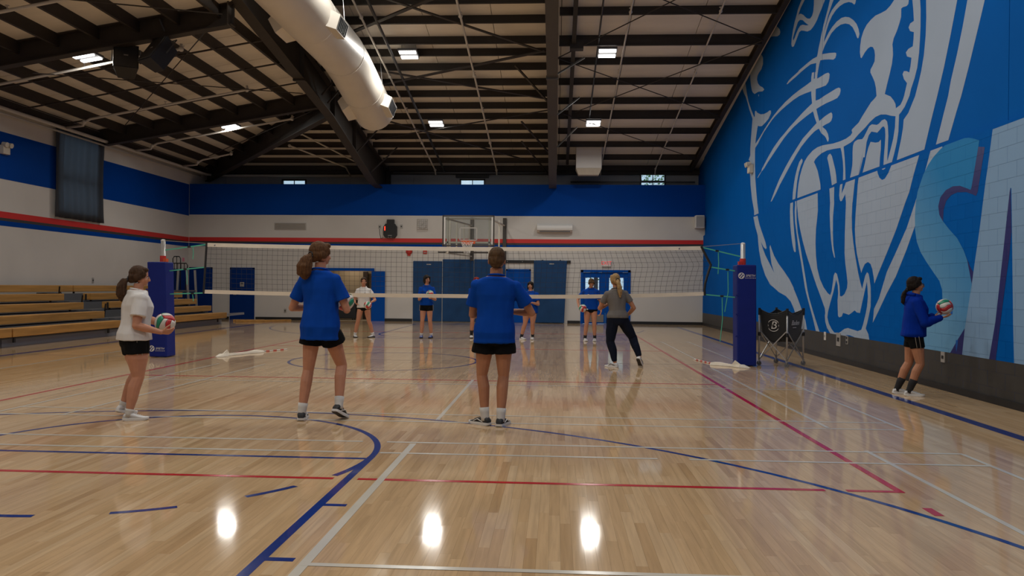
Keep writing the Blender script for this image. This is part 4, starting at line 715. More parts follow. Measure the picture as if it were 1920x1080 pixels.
# small fittings on the walls
def plate(x, y, z, nx, w_, h_, label, group=None, holes=1, name='outlet_plate', m='plate'):
    """small wall plate; nx = wall normal into the room"""
    t = thing(name, label, 'outlet', (x, y, z), group); n = V(nx); s = n.cross(V((0, 0, 1))); o = V((x, y, z))
    build('plate', MB().bar(o - s * w_ / 2 + n * .006, o + s * w_ / 2 + n * .006, .012, h_), m, t)
    for k in range(holes):
        c = o + V((0, 0, (k - (holes - 1) / 2) * h_ / 2)) + n * .015
        build('socket', MB().bar(c - s * w_ * .22, c + s * w_ * .22, .008, h_ * .3), 'black' if m != 'white' else 'plate', t)
RN = (-1, .012, 0)
plate(wx(16.35) - .001, 16.35, .46, RN, .10, .17, 'narrow pale outlet plate in the dark band, nearest the ball cart', holes=1, m='white')
plate(wx(15.56) - .001, 15.56, .44, RN, .22, .26, 'large metal outlet box in the dark wall band below the emblem chin')
plate(wx(15.1) - .001, 15.1, .46, RN, .10, .16, 'small double outlet plate just right of the large metal outlet box', holes=2)
plate(wx(11.35) - .001, 11.35, .47, RN, .11, .15, 'metal outlet plate in the dark band beside the girl in the blue hoodie', holes=1)
plate(LX + .001, 24.1, 1.5, (1, 0, 0), .10, .17, 'outlet plate on the white side wall above the bleachers')
plate(-10.88, YB - .001, .37, (0, -1, 0), .10, .15, 'outlet plate low on the back wall right of the single blue door')
plate(3.26, YB - .001, 1.15, (0, -1, 0), .13, .1, 'small grey box plate on the back wall right of the exit doors')
plate(-7.05, YB - .001, 3.78, (0, -1, 0), .11, .16, 'grey box plate on the wall left of the shot clock', holes=1)
plate(-6.17, YB - .001, 3.80, (0, -1, 0), .11, .16, 'grey box plate on the wall right of the shot clock', holes=1)
def lite(x, y, z, n, label):
    t = thing('emergency_light', label, 'emergency light', (x, y, z)); n = V(n); s = n.cross(V((0, 0, 1))); o = V((x, y, z))
    build('light_body', MB().bar(o - s * .13 + n * .06, o + s * .13 + n * .06, .12, .24), 'offwhite', t, bevel=.015)
    for k in (-1, 1): build('lamp_head', MB().tube(o + s * (.09 * k) + n * .06 + V((0, 0, .15)), o + s * (.09 * k) + n * .19 + V((0, 0, .12)), .055, .07, 10), 'offwhite', t)
lite(wx(23) + .055, 23.0, 4.95, RN, 'cream twin-head emergency light on the painted mural wall')
lite(LX + .001, 20.0, 4.98, (1, 0, 0), 'twin-head emergency light on the blue band at the side wall')
# ================================================================== DOORS AND BACK-WALL FITTINGS
def door(n, x0, x1, z1, m, sign=False, fy=YB):
    t = thing('door_%d' % n, loc=((x0 + x1) / 2, fy, 0), kind='structure')
    f = MB()
    for x in (x0 + .03, x1 - .03): f.box((x, fy - .02, z1 / 2), (.06, .05, z1))
    f.box(((x0 + x1) / 2, fy - .02, z1 - .03), (x1 - x0, .05, .06)); build('door_frame', f, m, t)
    lf = build('door_leaf', MB().box(((x0 + x1) / 2, fy - .012, z1 / 2 - .03), (x1 - x0 - .12, .028, z1 - .07)), m, t)
    build('door_handle', MB().pipe([(x0 + .16, fy - .03, 1.0), (x0 + .16, fy - .075, 1.0), (x0 + .28, fy - .075, 1.0)], .012, 6), 'metal', lf)
    if sign:
        build('door_sign', MB().box((-12.66, fy - .03, 1.42), (.17, .008, .18)), 'plate', lf); build('door_sign_print', MB().box((-12.66, fy - .035, 1.45), (.09, .004, .06)), 'grey_paint', lf)
    return t
door(1, -14.86, -13.9, 2.10, 'door_navy'); door(2, -13.16, -12.15, 2.10, 'door_navy', True); door(3, -1.95, -.96, 2.13, 'door_blue')
# door in the side wall
t = thing('door_4', loc=(LX, 29.8, 0), kind='structure')
build('door_frame', MB().box((LX + .02, 29.82, 1.0), (.05, 1.2, 2.0)), 'door_navy', t); build('door_leaf', MB().box((LX + .04, 29.82, .98), (.03, 1.08, 1.92)), 'door_navy', t)
# open store doorway
t = thing('door_5', loc=(-8.2, YB, 0), kind='structure')
f = MB(); f.box((-8.24, YB - .02, 2.06), (1.98, .06, .11))
for x in (-9.16, -7.30): f.box((x, YB + .08, 1.0), (.10, .3, 2.0))
build('door_frame', f, 'door_blue', t)
lf = build('door_leaf', MB().box((-7.06, YB - .075, 1.0), (.52, .045, 2.0)), 'door_blue', t)
build('door_handle', MB().tube((-6.86, YB - .1, 1.0), (-6.86, YB - .15, 1.0), .025, n=8), 'metal', lf)
st = MB()
st.box((-8.3, 32.15, 1.3), (3.4, .1, 2.6)); st.box((-10.0, 31.45, 1.3), (.1, 1.3, 2.6)); st.box((-6.6, 31.45, 1.3), (.1, 1.3, 2.6)); st.box((-8.3, 31.45, 2.55), (3.4, 1.3, .1))
tag(build('wall_store', st, 'beige_wall'), kind='structure')
tag(build('trim_1', MB().box((-7.93, 31.95, 1.0), (.2, .12, 2.0)), 'brown'), kind='structure')
tag(build('floor_store', MB().box((-8.3, 31.4, .003), (3.3, 1.55, .006)), 'beige_wall'), kind='structure')
t = thing('ceiling_light', 'small ceiling light inside the open store room', 'ceiling lamp', (-8.5, 31.4, 2.46))
build('light_cover', MB().box((-8.5, 31.4, 2.47), (.6, .2, .05)), 'led', t)
ld = bpy.data.lights.new('store_light', 'AREA'); ld.size = .5; ld.energy = 5; ld.color = (1, .82, .58); lo = bpy.data.objects.new('store_light', ld); COL.objects.link(lo); lo.parent = t; lo.location = (0, 0, -.04)
t = thing('storage_bin', 'black storage bin with a paper notice inside the open store room', 'bin', (-8.62, 31.2, 0))
build('bin_body', MB().box((-8.62, 31.25, .42), (1.06, .5, .72)), 'black', t, bevel=.03)
build('bin_lid', MB().box((-8.62, 31.25, .80), (1.10, .54, .05)), 'black', t, bevel=.015)
build('paper_notice', MB().box((-8.48, 30.993, .50), (.34, .006, .26)), 'plate', t)
for k in range(5): build('notice_line', MB().box((-8.48, 30.988, .58 - .04 * k), (.26 - .04 * (k % 2), .003, .014)), 'grey_paint', t)
for x in (-9.0, -8.24):
    for y in (31.08, 31.42): build('caster', MB().tube((x - .015, y, .035), (x + .015, y, .035), .035, n=10).box((x, y, .06), (.04, .05, .03)), 'pipe_dark', t)
t = tag(build('folded_cloth', MB().box((-8.42, 31.2, .86), (.28, .2, .06)), 'offwhite', None, bevel=.02), 'small pale folded cloth lying on top of the black storage bin', 'cloth')
# exit double doors with daylight behind their panes
t = thing('door_6', loc=(1.99, YB, 0), kind='structure')
f = MB()
for x in (1.06, 2.92): f.box((x, YB + .06, 1.06), (.10, .2, 2.12))
f.box((1.99, YB + .06, 2.08), (1.96, .2, .09)); build('door_frame', f, 'door_blue', t)
for a, b, wa, wb_ in ((1.11, 1.985, 1.20, 1.74), (1.995, 2.87, 2.12, 2.70)):
    y = YB + .05; mb = MB()
    for x0, x1, z0, z1 in ((a, wa, 0.01, 2.03), (wb_, b, 0.01, 2.03), (wa, wb_, 0.01, 1.16), (wa, wb_, 1.82, 2.03)): mb.box(((x0 + x1) / 2, y, (z0 + z1) / 2), (x1 - x0, .045, z1 - z0))
    lf = build('door_leaf', mb, 'door_blue', t)
    build('pane', MB().box(((wa + wb_) / 2, y, 1.49), (wb_ - wa, .008, .66)), 'glass', lf)
    build('kick_plate', MB().box(((a + b) / 2, y - .027, .21), (b - a - .12, .006, .30)), 'kick', lf)
    build('push_bar', MB().box(((a + b) / 2, y - .06, .98), (b - a - .16, .05, .07)), 'metal', lf)
# vestibule post and outdoors
t = tag(build('door_post', MB().box((1.66, 31.6, 1.3), (.16, .3, 2.6)), 'grey_paint'), kind='structure')
tag(build('ground', MB().box((0, 60, -.3), (120, 55, .1)), 'lawn'), kind='structure')
def tree(x, y, h, r, n, label, seed):
    t = thing('tree', label, 'tree', (x, y, -.25), 'trees outside the high windows and exit doors'); rr = random.Random(seed)
    build('trunk', MB().pipe([(x, y, -.3), (x + .1, y, h * .4), (x - .1, y, h * .8)], [.18, .14, .06], 8), 'bark', t, smooth=True)
    br = MB()
    for k in range(7):
        a = rr.uniform(0, 6.28); z = h * rr.uniform(.4, .75); br.pipe([(x, y, z), (x + math.cos(a) * r * .4, y + math.sin(a) * r * .4, z + .7), (x + math.cos(a) * r * .8, y + math.sin(a) * r * .8, z + 1.1)], [.06, .04, .015], 5)
    build('branches', br, 'bark', t)
    lv = MB()
    for k in range(n):
        a, b, q = rr.uniform(0, 6.28), math.acos(rr.uniform(-1, 1)), r * rr.uniform(.35, 1) ** .6
        c = V((x + q * math.sin(b) * math.cos(a), y + q * math.sin(b) * math.sin(a), h * .72 + q * .8 * math.cos(b))); s = rr.uniform(.07, .15)
        u = V((rr.uniform(-1, 1), rr.uniform(-1, 1), rr.uniform(-.6, .6))).normalized(); v = u.orthogonal().normalized()
        lv.add([c - u * s, c + v * s * .5, c + u * s, c - v * s * .5], [(0, 1, 2, 3)])
    tag(build('leaves', lv, 'leaf', t), kind='stuff')
tree(6.6, 46, 9.2, 2.9, 1500, 'leafy tree outside, seen through the rightmost high window', 3)
tree(3.4, 52, 5.4, 2.6, 1500, 'low leafy tree outside, seen through the exit door panes', 4)
tree(-17.5, 47, 7.6, 1.6, 500, 'small tree outside, a twig of it in the leftmost high window', 5)

def wall_pad(x0, x1, z1, lab, y=YB, d=.055, label=True, taper=0):
    t = thing('wall_pad', lab, 'wall pad', ((x0 + x1) / 2, y, 0), 'dark blue wall pads')
    mb = MB(); mb.add([(x0 + .01, y - .001, .02), (x1 - .01 - taper, y - .001, .02), (x1 - .01 - taper, y - d, .02), (x0 + .01, y - d, .02), (x0 + .005, y - .001, z1), (x1 - .005, y - .001, z1), (x1 - .005, y - d, z1), (x0 + .005, y - d, z1)], [(0, 3, 2, 1), (4, 5, 6, 7), (0, 1, 5, 4), (1, 2, 6, 5), (2, 3, 7, 6), (3, 0, 4, 7)])
    build('pad_cover', mb, 'pad_blue', t, bevel=.018, fix=True)
    if label: build('pad_label', MB().box(((x0 + x1) / 2 + .05, y - d - .002, z1 - .13), (.18, .004, .035)), 'plate', t)
    for x in (x0 + .06, x1 - .06): build('pad_clip', MB().box((x, y - d / 2, z1 + .012), (.05, .03, .03)), 'metal', t)
wall_pad(-5.68, -4.50, 2.42, 'shorter dark blue wall pad with white tag, left of the taller pads')
wall_pad(-4.49, -3.235, 2.50, 'tall dark blue wall pad straight below the basketball hoop', label=False)
wall_pad(-3.225, -1.97, 2.51, 'tall dark blue wall pad just left of the black sliding rail', label=False)
wall_pad(-.85, .47, 2.475, 'dark blue sliding pad hung on the black rail right of the blue door', y=YB - .09, taper=.09)
t = thing('sliding_rail', 'black sliding door rail above the blue door on the back wall', 'rail', (-.76, YB, 2.42))
build('rail', MB().box((-.765, YB - .03, 2.43), (2.75, .05, .11)), 'black', t)
for x in (-1.9, -1.3, -.5, .3): build('rail_bolt', MB().tube((x, YB - .055, 2.43), (x, YB - .066, 2.43), .014, n=8), 'metal', t)
for x in (-.5, .2): build('roller', MB().tube((x, YB - .06, 2.47), (x, YB - .1, 2.47), .04, n=12), 'black', t)

t = thing('exit_sign', 'lit white sign reading EXIT in red above the double doors', 'sign', (2.01, YB, 2.38))
build('sign_body', MB().box((2.01, YB - .045, 2.385), (.36, .085, .25)), 'white', t, bevel=.01)
mb = MB(); text_mesh('EXIT', .20, mb, (2.01, YB - .089, 2.39), EX, EZ, .004); build('sign_letters', mb, 'exit_red', t)
t = thing('wall_heater', 'rounded white wall heater high on the back wall right of the backboard', 'heater', (-.03, YB, 3.75))
rings = []
for x in (-.73, .66): rings.append([V((x, YB - .001, 3.58)), V((x, YB - .16, 3.60)), V((x, YB - .26, 3.68)), V((x, YB - .27, 3.76)), V((x, YB - .24, 3.85)), V((x, YB - .14, 3.91)), V((x, YB - .001, 3.92))])
build('heater_cover', MB().loft(rings), 'white', t, fix=True); build('air_slot', MB().box((-.03, YB - .20, 3.625), (1.2, .05, .03), Matrix.Rotation(.6, 3, 'X')), 'grey_paint', t)
t = thing('wall_vent', 'flat grey louvred vent high on the back wall left of the shot clock', 'vent', (-10.7, YB, 3.78))
build('vent_frame', MB().box((-10.7, YB - .012, 3.78), (1.30, .024, .28)), 'plate', t)
for k in range(6): build('louvre', MB().box((-10.7, YB - .028, 3.68 + .04 * k), (1.22, .012, .026), Matrix.Rotation(.5, 3, 'X')), 'plate', t)
# shot clock
t = thing('shot_clock', 'black shot clock with one lit red digit on the back wall', 'clock', (-6.6, YB, 3.6))
poly = [(-6.80, 3.34), (-6.42, 3.34), (-6.33, 3.45), (-6.33, 3.78), (-6.42, 3.90), (-6.78, 3.90), (-6.87, 3.78), (-6.87, 3.45)]
build('clock_body', MB().prism([(x, YB - .16, z) for x, z in poly], (0, .15, 0)), 'black', t, fix=True)
build('clock_bracket', MB().box((-6.59, YB - .07, 3.985), (.29, .13, .17)), 'black', t)
build('lit_digit', MB().box((-6.805, YB - .163, 3.71), (.04, .006, .17)), 'red_led', t)
for x in (-6.66, -6.55): build('clock_lamp', MB().tube((x, YB - .16, 3.36), (x, YB - .175, 3.36), .014, n=8), 'plate', t)
mb = MB(); mb.box((-6.6, YB - .163, 3.43), (.16, .004, .02)); build('clock_badge', mb, 'plate', t)
build('cable', MB().pipe([(-7.05, YB - .01, 3.7), (-7.04, YB - .015, 3.5), (-6.99, YB - .015, 3.3), (-6.9, YB - .03, 3.36)], .009, 5), 'black', t)
# caged clock
t = thing('caged_clock', 'pale wall clock behind a wire guard, right of the shot clock', 'clock', (-5.31, YB, 3.87))
build('clock_face', MB().lathe([(.001, -.001), (.16, -.001), (.16, -.04), (.001, -.04)], (-5.31, YB, 3.88), 20, axis='y'), 'white', t, fix=True)
build('clock_hands', MB().bar((-5.31, YB - .045, 3.88), (-5.25, YB - .045, 3.95), .012, .006).bar((-5.31, YB - .045, 3.88), (-5.39, YB - .045, 3.84), .012, .006), 'black', t)
mb = MB()
for k in range(6): mb.tube((-5.51 + .08 * k, YB - .10, 3.68), (-5.51 + .08 * k, YB - .10, 4.08), .008, n=5); mb.tube((-5.51, YB - .10, 3.68 + .08 * k), (-5.11, YB - .10, 3.68 + .08 * k), .008, n=5)
for x in (-5.51, -5.11):
    for z in (3.68, 4.08): mb.tube((x, YB, z), (x, YB - .10, z), .008, n=5)
build('wire_guard', mb, 'plate', t)
t = thing('alarm_bell', 'red fire alarm bell on the back wall behind the net tape', 'bell', (-5.85, YB, 2.78))
build('bell_dome', MB().lathe([(.001, -.09), (.06, -.085), (.11, -.06), (.13, -.02), (.13, -.001)], (-5.85, YB, 2.80), 18, axis='y'), 'red', t, smooth=True, fix=True); build('bell_box', MB().box((-5.85, YB - .02, 2.68), (.12, .04, .1)), 'red', t)
t = thing('fire_pull', 'small red fire pull station on the back wall right of the bell', 'alarm', (-5.2, YB, 2.78))
build('pull_body', MB().box((-5.2, YB - .02, 2.78), (.15, .04, .13)), 'red', t); build('pull_bar', MB().box((-5.2, YB - .045, 2.77), (.10, .012, .03)), 'plate', t)
t = thing('wall_speaker', 'white box speaker in the corner beside the mural wall', 'loudspeaker', (5.62, YB, 4.0))
build('speaker_body', MB().box((5.60, YB - .16, 4.03), (.36, .31, .50)), 'white', t, bevel=.03); build('speaker_grille', MB().box((5.60, YB - .32, 4.03), (.30, .01, .42)), 'plate', t)
t = tag(build('paper_note', MB().box((LX + .006, 30.16, 2.39), (.005, .18, .15)), 'pink'), 'pink paper note on the side wall above the referee stand', 'note')

# ------------------------------------------------------------------ basketball hoop on its wall frame
BX, BY = -3.12, 27.5
hp = thing('basketball_hoop', 'glass basketball backboard and orange rim on the back wall frame', 'basketball hoop', (BX, BY, 3.0))
x0, x1, z0, z1 = BX - .915, BX + .915, 2.88, 3.95
build('board_glass', MB().box((BX, BY, (z0 + z1) / 2), (1.80, .02, 1.05)), 'board_glass', hp)
f = MB()
for x in (x0, x1): f.box((x, BY, (z0 + z1) / 2), (.045, .05, z1 - z0 + .045))
for z in (z0, z1): f.box((BX, BY, z), (1.83, .05, .045))
build('board_frame', f, 'steel_grey', hp)
f = MB()
for x in (BX - .30, BX + .30): f.box((x, BY - .014, 3.30), (.04, .006, .44))
for z in (3.08, 3.52): f.box((BX, BY - .014, z), (.60, .006, .04))
build('target_square', f, 'plate', hp)
f = MB()
for x in (x0 + .06, x1 - .06): f.box((x, BY - .014, (z0 + z1) / 2), (.045, .006, z1 - z0 - .1))
build('board_border', f, 'white', hp)
rc = V((BX, BY - .38, 3.02)); n = 24
build('rim', MB().pipe([rc + V((.225 * math.cos(2 * PI * j / n), .225 * math.sin(2 * PI * j / n), 0)) for j in range(n + 1)], .010, 6), 'orange', hp, smooth=True)
build('rim_mount', MB().box((BX, BY - .09, 2.98), (.16, .16, .14)).box((BX, BY - .02, 3.0), (.5, .02, .1)), 'orange', hp)
nm = MB()
for k in range(12):
    for s in (1, -1):
        P = []
        for i in range(6):
            a = 2 * PI * (k + s * i * .5) / 12; r = .222 - .115 * (i / 5) ** .7; P.append(rc + V((r * math.cos(a), r * math.sin(a), -.02 - .40 * i / 5)))
        nm.pipe(P, .006, 4)
build('hoop_net', nm, 'white', hp)
f = MB()
for x, y in ((BX - .76, 28.2), (BX - .60, 28.9), (BX - .42, 29.7), (BX - .28, 30.3)): f.bar((x, y, 2.6), (x, y, 3.9), .05, .05)
f.bar((BX - .8, 27.56, 3.85), (BX - .2, 30.58, 3.85), .05, .05).bar((BX - .8, 27.56, 2.62), (BX - .2, 30.58, 2.62), .05, .05)
f.bar((BX + .8, 27.56, 3.85), (BX + 1.1, 30.58, 3.85), .05, .05).bar((BX + .8, 27.56, 2.62), (BX + 1.1, 30.58, 2.62), .05, .05).bar((BX + .98, 29.2, 2.6), (BX + .98, 29.2, 3.95), .05, .05)
f.bar((BX - .85, 27.56, 3.0), (BX + .85, 27.56, 3.0), .06, .06).bar((BX - .85, 27.56, 3.85), (BX + .85, 27.56, 3.85), .04, .04)
for x in (BX - .75, BX + .75): f.bar((x, 27.56, 2.6), (x, 27.56, 3.9), .06, .06)
build('support_frame', f, 'offwhite', hp)
for x in (BX - .2, BX + 1.1): build('wall_plate', MB().box((x, YB - .04, 3.3), (.14, .07, 1.7)), 'steel_grey', hp)
build('lower_bar', MB().bar((BX - 1.15, 27.9, 2.66), (BX + .9, 27.9, 2.66), .04, .05), 'steel_grey', hp)

# ================================================================== BLEACHERS
bl = thing('bleachers', 'five-row wooden bleachers pulled out along the white side wall', 'bleachers', (-13.2, 18.0, 0))
BXs = [-11.7 - .66 * k for k in range(5)]; BZ = [.41 + .232 * k for k in range(5)]
segs = {0: [(9.0, 16.02), (16.06, 20.26), (21.9, 26.95)], 1: [(9, 15.2), (15.24, 20.55), (21.85, 27.15)], 2: [(9, 14.8), (14.84, 20.65), (21.92, 27.4)], 3: [(9, 15.6), (15.64, 20.8), (22.05, 27.65)], 4: [(9, 14.6), (14.64, 22.2), (22.25, 27.85)]}
for k in range(5):
    X, Z = BXs[k], BZ[k]
    for a, b in segs[k]:
        o = build('seat_board', MB().box((X - .13, (a + b) / 2, Z - .095), (.26, b - a, .19)), 'bench_wood', bl, bevel=.012)
        build('seat_bracket', MB().bar((X - .2, a + .3, Z - .19), (X - .2, a + .3, Z - .33), .03, .06).bar((X - .2, b - .3, Z - .19), (X - .2, b - .3, Z - .33), .03, .06), 'pipe_dark', bl)
    if k < 4:
        build('footboard', MB().box((X - .46, 18.2, Z - .235), (.52, 18.2, .03)), 'grey_paint', bl)
        build('riser', MB().box((X - .68, 18.2, Z - .12), (.02, 18.2, .22)), 'grey_paint', bl)
    build('step_frame', MB().bar((X - .2, 21.1, Z - .23), (X - .2, 21.75, Z - .23), .32, .03), 'grey_paint', bl)
for k in range(1, 4):
    X, Z = BXs[k], BZ[k]
    build('aisle_post', MB().bar((X - .02, 20.62, Z + .20), (X - .12, 20.72, Z - .16), .03, .05).bar((X - .02, 21.82, Z - .02), (X - .02, 21.82, Z - .2), .03, .05), 'black', bl)
build('front_skirt', MB().box((-11.98, 18.0, .12), (.03, 18.2, .24)), 'skirt_grey', bl); build('toe_gap', MB().box((-11.90, 18.0, .245), (.16, 18.1, .05)), 'black', bl)
build('skirt_joint', MB().box((-11.962, 16.04, .12), (.006, .02, .24)), 'black', bl)
build('end_panel', MB().prism([(-12.0, 27.0, 0), (-14.5, 27.0, 0), (-14.5, 27.0, 1.1), (-14.3, 27.0, 1.1), (-12.1, 27.0, .22), (-12.0, 27.0, .22)], (0, .03, 0)), 'black', bl, fix=True)
build('end_bar', MB().bar((-11.95, 27.0, .28), (-11.5, 27.95, .33), .05, .05).bar((-11.95, 27.0, .34), (-11.5, 27.95, .37), .03, .03), 'alu', bl)
for k, (a, b) in enumerate((((-11.95, 28.3), (-10.9, 28.9)), ((-12.3, 28.9), (-11.2, 29.2)), ((-11.2, 28.9), (-10.3, 29.6)))):
    o = build('plank', MB().bar((*a, .035 + .0 * k), (*b, .035), .14, .07), 'bench_wood', None, bevel=.008)
    tag(o, ('loose wooden plank on the floor right at the bleacher end', 'loose wooden plank on the floor in front of the single navy door', 'loose wooden plank farthest right on the floor by the back wall')[k], 'plank', 'planks on the floor by the back wall')
# referee stand
rs = thing('referee_stand', 'grey volleyball referee stand with black looped rails in the far corner', 'referee stand', (-14.2, 28.6, 0))
for x, y in ((-14.5, 28.3), (-13.85, 28.3), (-14.5, 28.95), (-13.85, 28.95)): build('stand_leg', MB().bar((x * 1.0 + (.12 if x > -14 else -.1), y, .02), (x, y, 1.95), .07, .05), 'alu', rs)
build('platform', MB().box((-14.18, 28.62, 1.15), (.75, .75, .05)), 'grey_paint', rs)
for k in range(4): build('rung', MB().tube((-14.5, 28.3, .28 + .28 * k), (-13.85, 28.3, .28 + .28 * k), .018, n=6), 'alu', rs)
def loop(x0, x1, y, z0, z1, bars):
    mb = MB().pipe([(x0, y, z0), (x0, y, z1 - .08), (x0 + .05, y, z1), (x1 - .05, y, z1), (x1, y, z1 - .08), (x1, y, z0)], .02, 6)
    for k in range(bars): x = x0 + (x1 - x0) * (k + 1) / (bars + 1); mb.tube((x, y, z1), (x, y, z0 if bars < 3 else z1 - .22), .014, n=5)
    return build('guard_rail', mb, 'black', rs, smooth=True)
loop(-14.72, -14.42, 28.95, 1.1, 2.47, 1); loop(-14.46, -13.82, 28.3, 1.0, 2.19, 4)
build('guard_rail', MB().tube((-13.82, 28.3, 2.1), (-13.95, 28.3, .6), .02, n=6), 'black', rs)

# ================================================================== VOLLEYBALL NET
NY = 14.5
def pad_logo(t, cx, cz, s, y):
    mb = MB(); text_mesh('SPIETH', .056 * s, mb, (cx + .035, y, cz), EX, EZ, .002, shear=.25)
    for k in range(7): mb.box((cx - .045 + .028 * k, y - .001, cz - .042), (.014, .002, .011))
    build('pad_lettering', mb, 'white', t)
    mb = MB(); rr = .058 * s; mx_ = cx - .125
    for k in range(20):
        a0, a1 = 2 * PI * k / 20, 2 * PI * (k + 1) / 20
        mb.add([(mx_ + q * math.cos(a), y - .001, cz + q * math.sin(a)) for q, a in ((rr, a0), (rr, a1), (rr * .78, a1), (rr * .78, a0))], [(0, 1, 2, 3)])
    mb.bar((mx_ - .03, y - .001, cz - .035), (mx_ + .03, y - .001, cz + .035), .018, .002, up=(0, 1, 0)).bar((mx_ + .01, y - .001, cz - .04), (mx_ + .045, y - .001, cz + .0), .016, .002, up=(0, 1, 0)).bar((mx_ - .045, y - .001, cz + .0), (mx_ - .01, y - .001, cz + .04), .016, .002, up=(0, 1, 0))
    build('pad_emblem', mb, 'white', t)
def net_post(px, cx, lean, z1, zpad, label, logo):
    t = thing('net_post', label, 'net post', (px, NY, 0))
    build('base_plate', MB().lathe([(.12, .001), (.12, .012), (.06, .02)], (px, NY, 0), 20), 'metal', t, fix=True)
    build('pole', MB().tube((px + lean, NY, .01), (px, NY, z1 - .03), .043, n=16), 'alu', t, smooth=True)
    build('pole_cap', MB().ell((px, NY, z1 - .03), (.046, .046, .03), 12, 6), 'white', t, smooth=True)
    build('pole_collar', MB().tube((px, NY, zpad + .0), (px, NY, zpad + .12), .056, n=14), 'red', t)
    build('winch', MB().box((px - .06 if px > 0 else px + .07, NY - .03, zpad + .03), (.06, .09, .07)), 'orange' if px < 0 else 'red', t)
    w = .175; dx = lean
    mb = MB(); P = []
    for x, z, o in ((cx, .01, dx), (cx, zpad, 0)):
        for i, j in ((-1, -1), (1, -1), (1, 1), (-1, 1)): P.append((x + o + i * w, NY + j * w, z))
    mb.add(P, [(0, 3, 2, 1), (4, 5, 6, 7), (0, 1, 5, 4), (1, 2, 6, 5), (2, 3, 7, 6), (3, 0, 4, 7)])
    build('post_pad', mb, 'post_blue', t, bevel=.02, fix=True)
    for z in (.55, .95, 1.3): build('pad_strap', MB().box((cx - w + .02, NY - w - .002, z), (.07, .004, .025)), 'post_blue', t)
    pad_logo(t, logo[0], logo[1], 1.0, NY - w - .003)
    return t
net_post(3.47, 3.50, .02, 2.28, 1.86, 'blue padded net post beside the black ball cart', (3.53, 1.66))
net_post(-7.57, -7.62, .06, 2.27, 1.83, 'blue padded net post behind the girl in the white shirt', (-7.56, .17))
nt_ = thing('volleyball_net', 'volleyball net with white tapes stretched across the court', 'net', (-2, NY, 1.2))
XA, XB = -6.70, 2.70
def ztop(u): return 2.155 + .045 * (2 * u - 1) ** 2 + .004
def zbot(u): return 1.195 + (.035 * (1 - u / .35) ** 2 if u < .35 else 0) + (.095 * ((u - .6) / .4) ** 2 if u > .6 else 0)
def bul(v):   # sideways bulge of the right-hand end, v=0 top .. 1 bottom
    return [0, .035, .075, .125, .085, .055, .04, .045, .075][min(8, int(v * 8))] + ([.035, .04, .05, -.04, -.03, -.015, .005, .03, 0][min(8, int(v * 8))]) * (v * 8 - int(v * 8))
def npt(u, v):
    z = ztop(u) + (zbot(u) - ztop(u)) * v
    k = max(0, (u - .45) / .55) ** 1.5
    x = XA + (XB - XA) * u + (-.05 * v if u < .02 else 0) + k * (bul(v) + .06 * math.sin(PI * v))
    return V((x, NY - .05 * math.sin(PI * v) * math.sin(PI * u) ** .5 - .02, z))
mb = MB(); NU, NV = 94, 9
for i in range(NU + 1):
    u = i / NU; mb.pipe([npt(u, .075 + .85 * j / 12) for j in range(13)], .0021, 4)
for j in range(NV):
    v = .075 + .85 * (j + .5) / NV; mb.pipe([npt(i / 60, v) for i in range(61)], .0021, 4)
tag(build('net_cords', mb, 'cord', nt_), kind='stuff')
def band(name, f0, f1, m, n=48, t=.004):
    mb = MB(); A = [[V(p) for p in (f0(i / n), f1(i / n))] for i in range(n + 1)]; R = []
    for a, b in A: R.append([a + V((0, -t, 0)), b + V((0, -t, 0)), b + V((0, t, 0)), a + V((0, t, 0))])
    mb.loft(R); return build(name, mb, m, nt_, fix=True)
band('top_tape', lambda u: npt(u, 0.0), lambda u: npt(u, .075), 'tape')
band('bottom_tape', lambda u: npt(u, .925), lambda u: npt(u, 1.0), 'tape')
mb = MB(); text_mesh('e', .06, mb, npt(.017, .04) + V((0, -.006, 0)), EX, EZ, .002, shear=.4); text_mesh('e', .06, mb, npt(.955, .04) + V((0, -.006, 0)), EX, EZ, .002, shear=.4); build('tape_mark', mb, 'door_navy', nt_)
build('side_cord', MB().pipe([npt(0, v / 10) for v in range(11)], .022, 6), 'black', nt_)
build('side_cord', MB().pipe([npt(1, v / 16) for v in range(17)], .024, 6), 'black', nt_)
build('net_cable', MB().pipe([(-7.57, NY, 2.245), npt(0, .01)], .006, 5), 'metal', nt_); build('net_cable', MB().pipe([(3.45, NY, 2.26), npt(1, .01)], .006, 5), 'metal', nt_)
def strapg(a, b, tail=None, buckle=.5):
    a, b = V(a), V(b); mb = MB().bar(a, b, .022, .004, up=(0, 1, 0))
    o = build('tie_strap', mb, 'green_strap', nt_); c = a.lerp(b, buckle)
    build('strap_buckle', MB().bar(c - V((.03, 0, 0)), c + V((.03, 0, 0)), .02, .035), 'black', o)
    if tail:
        p = V(tail[0]); build('strap_tail', MB().pipe([p, p + V((.01, 0, -tail[1] * .5)), p + V((tail[2], 0, -tail[1]))], .008, 4), 'green_strap', o)
strapg((-7.53, NY, 2.06), npt(0, .03), ((-6.98, NY, 2.13), .24, .0), .58); strapg((-7.45, NY, 1.66), npt(0, .48), ((-7.1, NY, 1.70), .30, .01), .45); strapg((-7.5, NY, 1.21), npt(0, .99), ((-6.98, NY, 1.24), .16, .02), .7)
strapg(npt(1, .02), (3.42, NY, 2.02), ((3.02, NY, 2.11), .42, .0), .40); strapg(npt(1, .42), (3.40, NY, 1.74), ((3.2, NY, 1.74), .75, -.05), .6); strapg(npt(1, .98), (3.35, NY, 1.26), ((3.1, NY, 1.26), .82, -.03), .55)

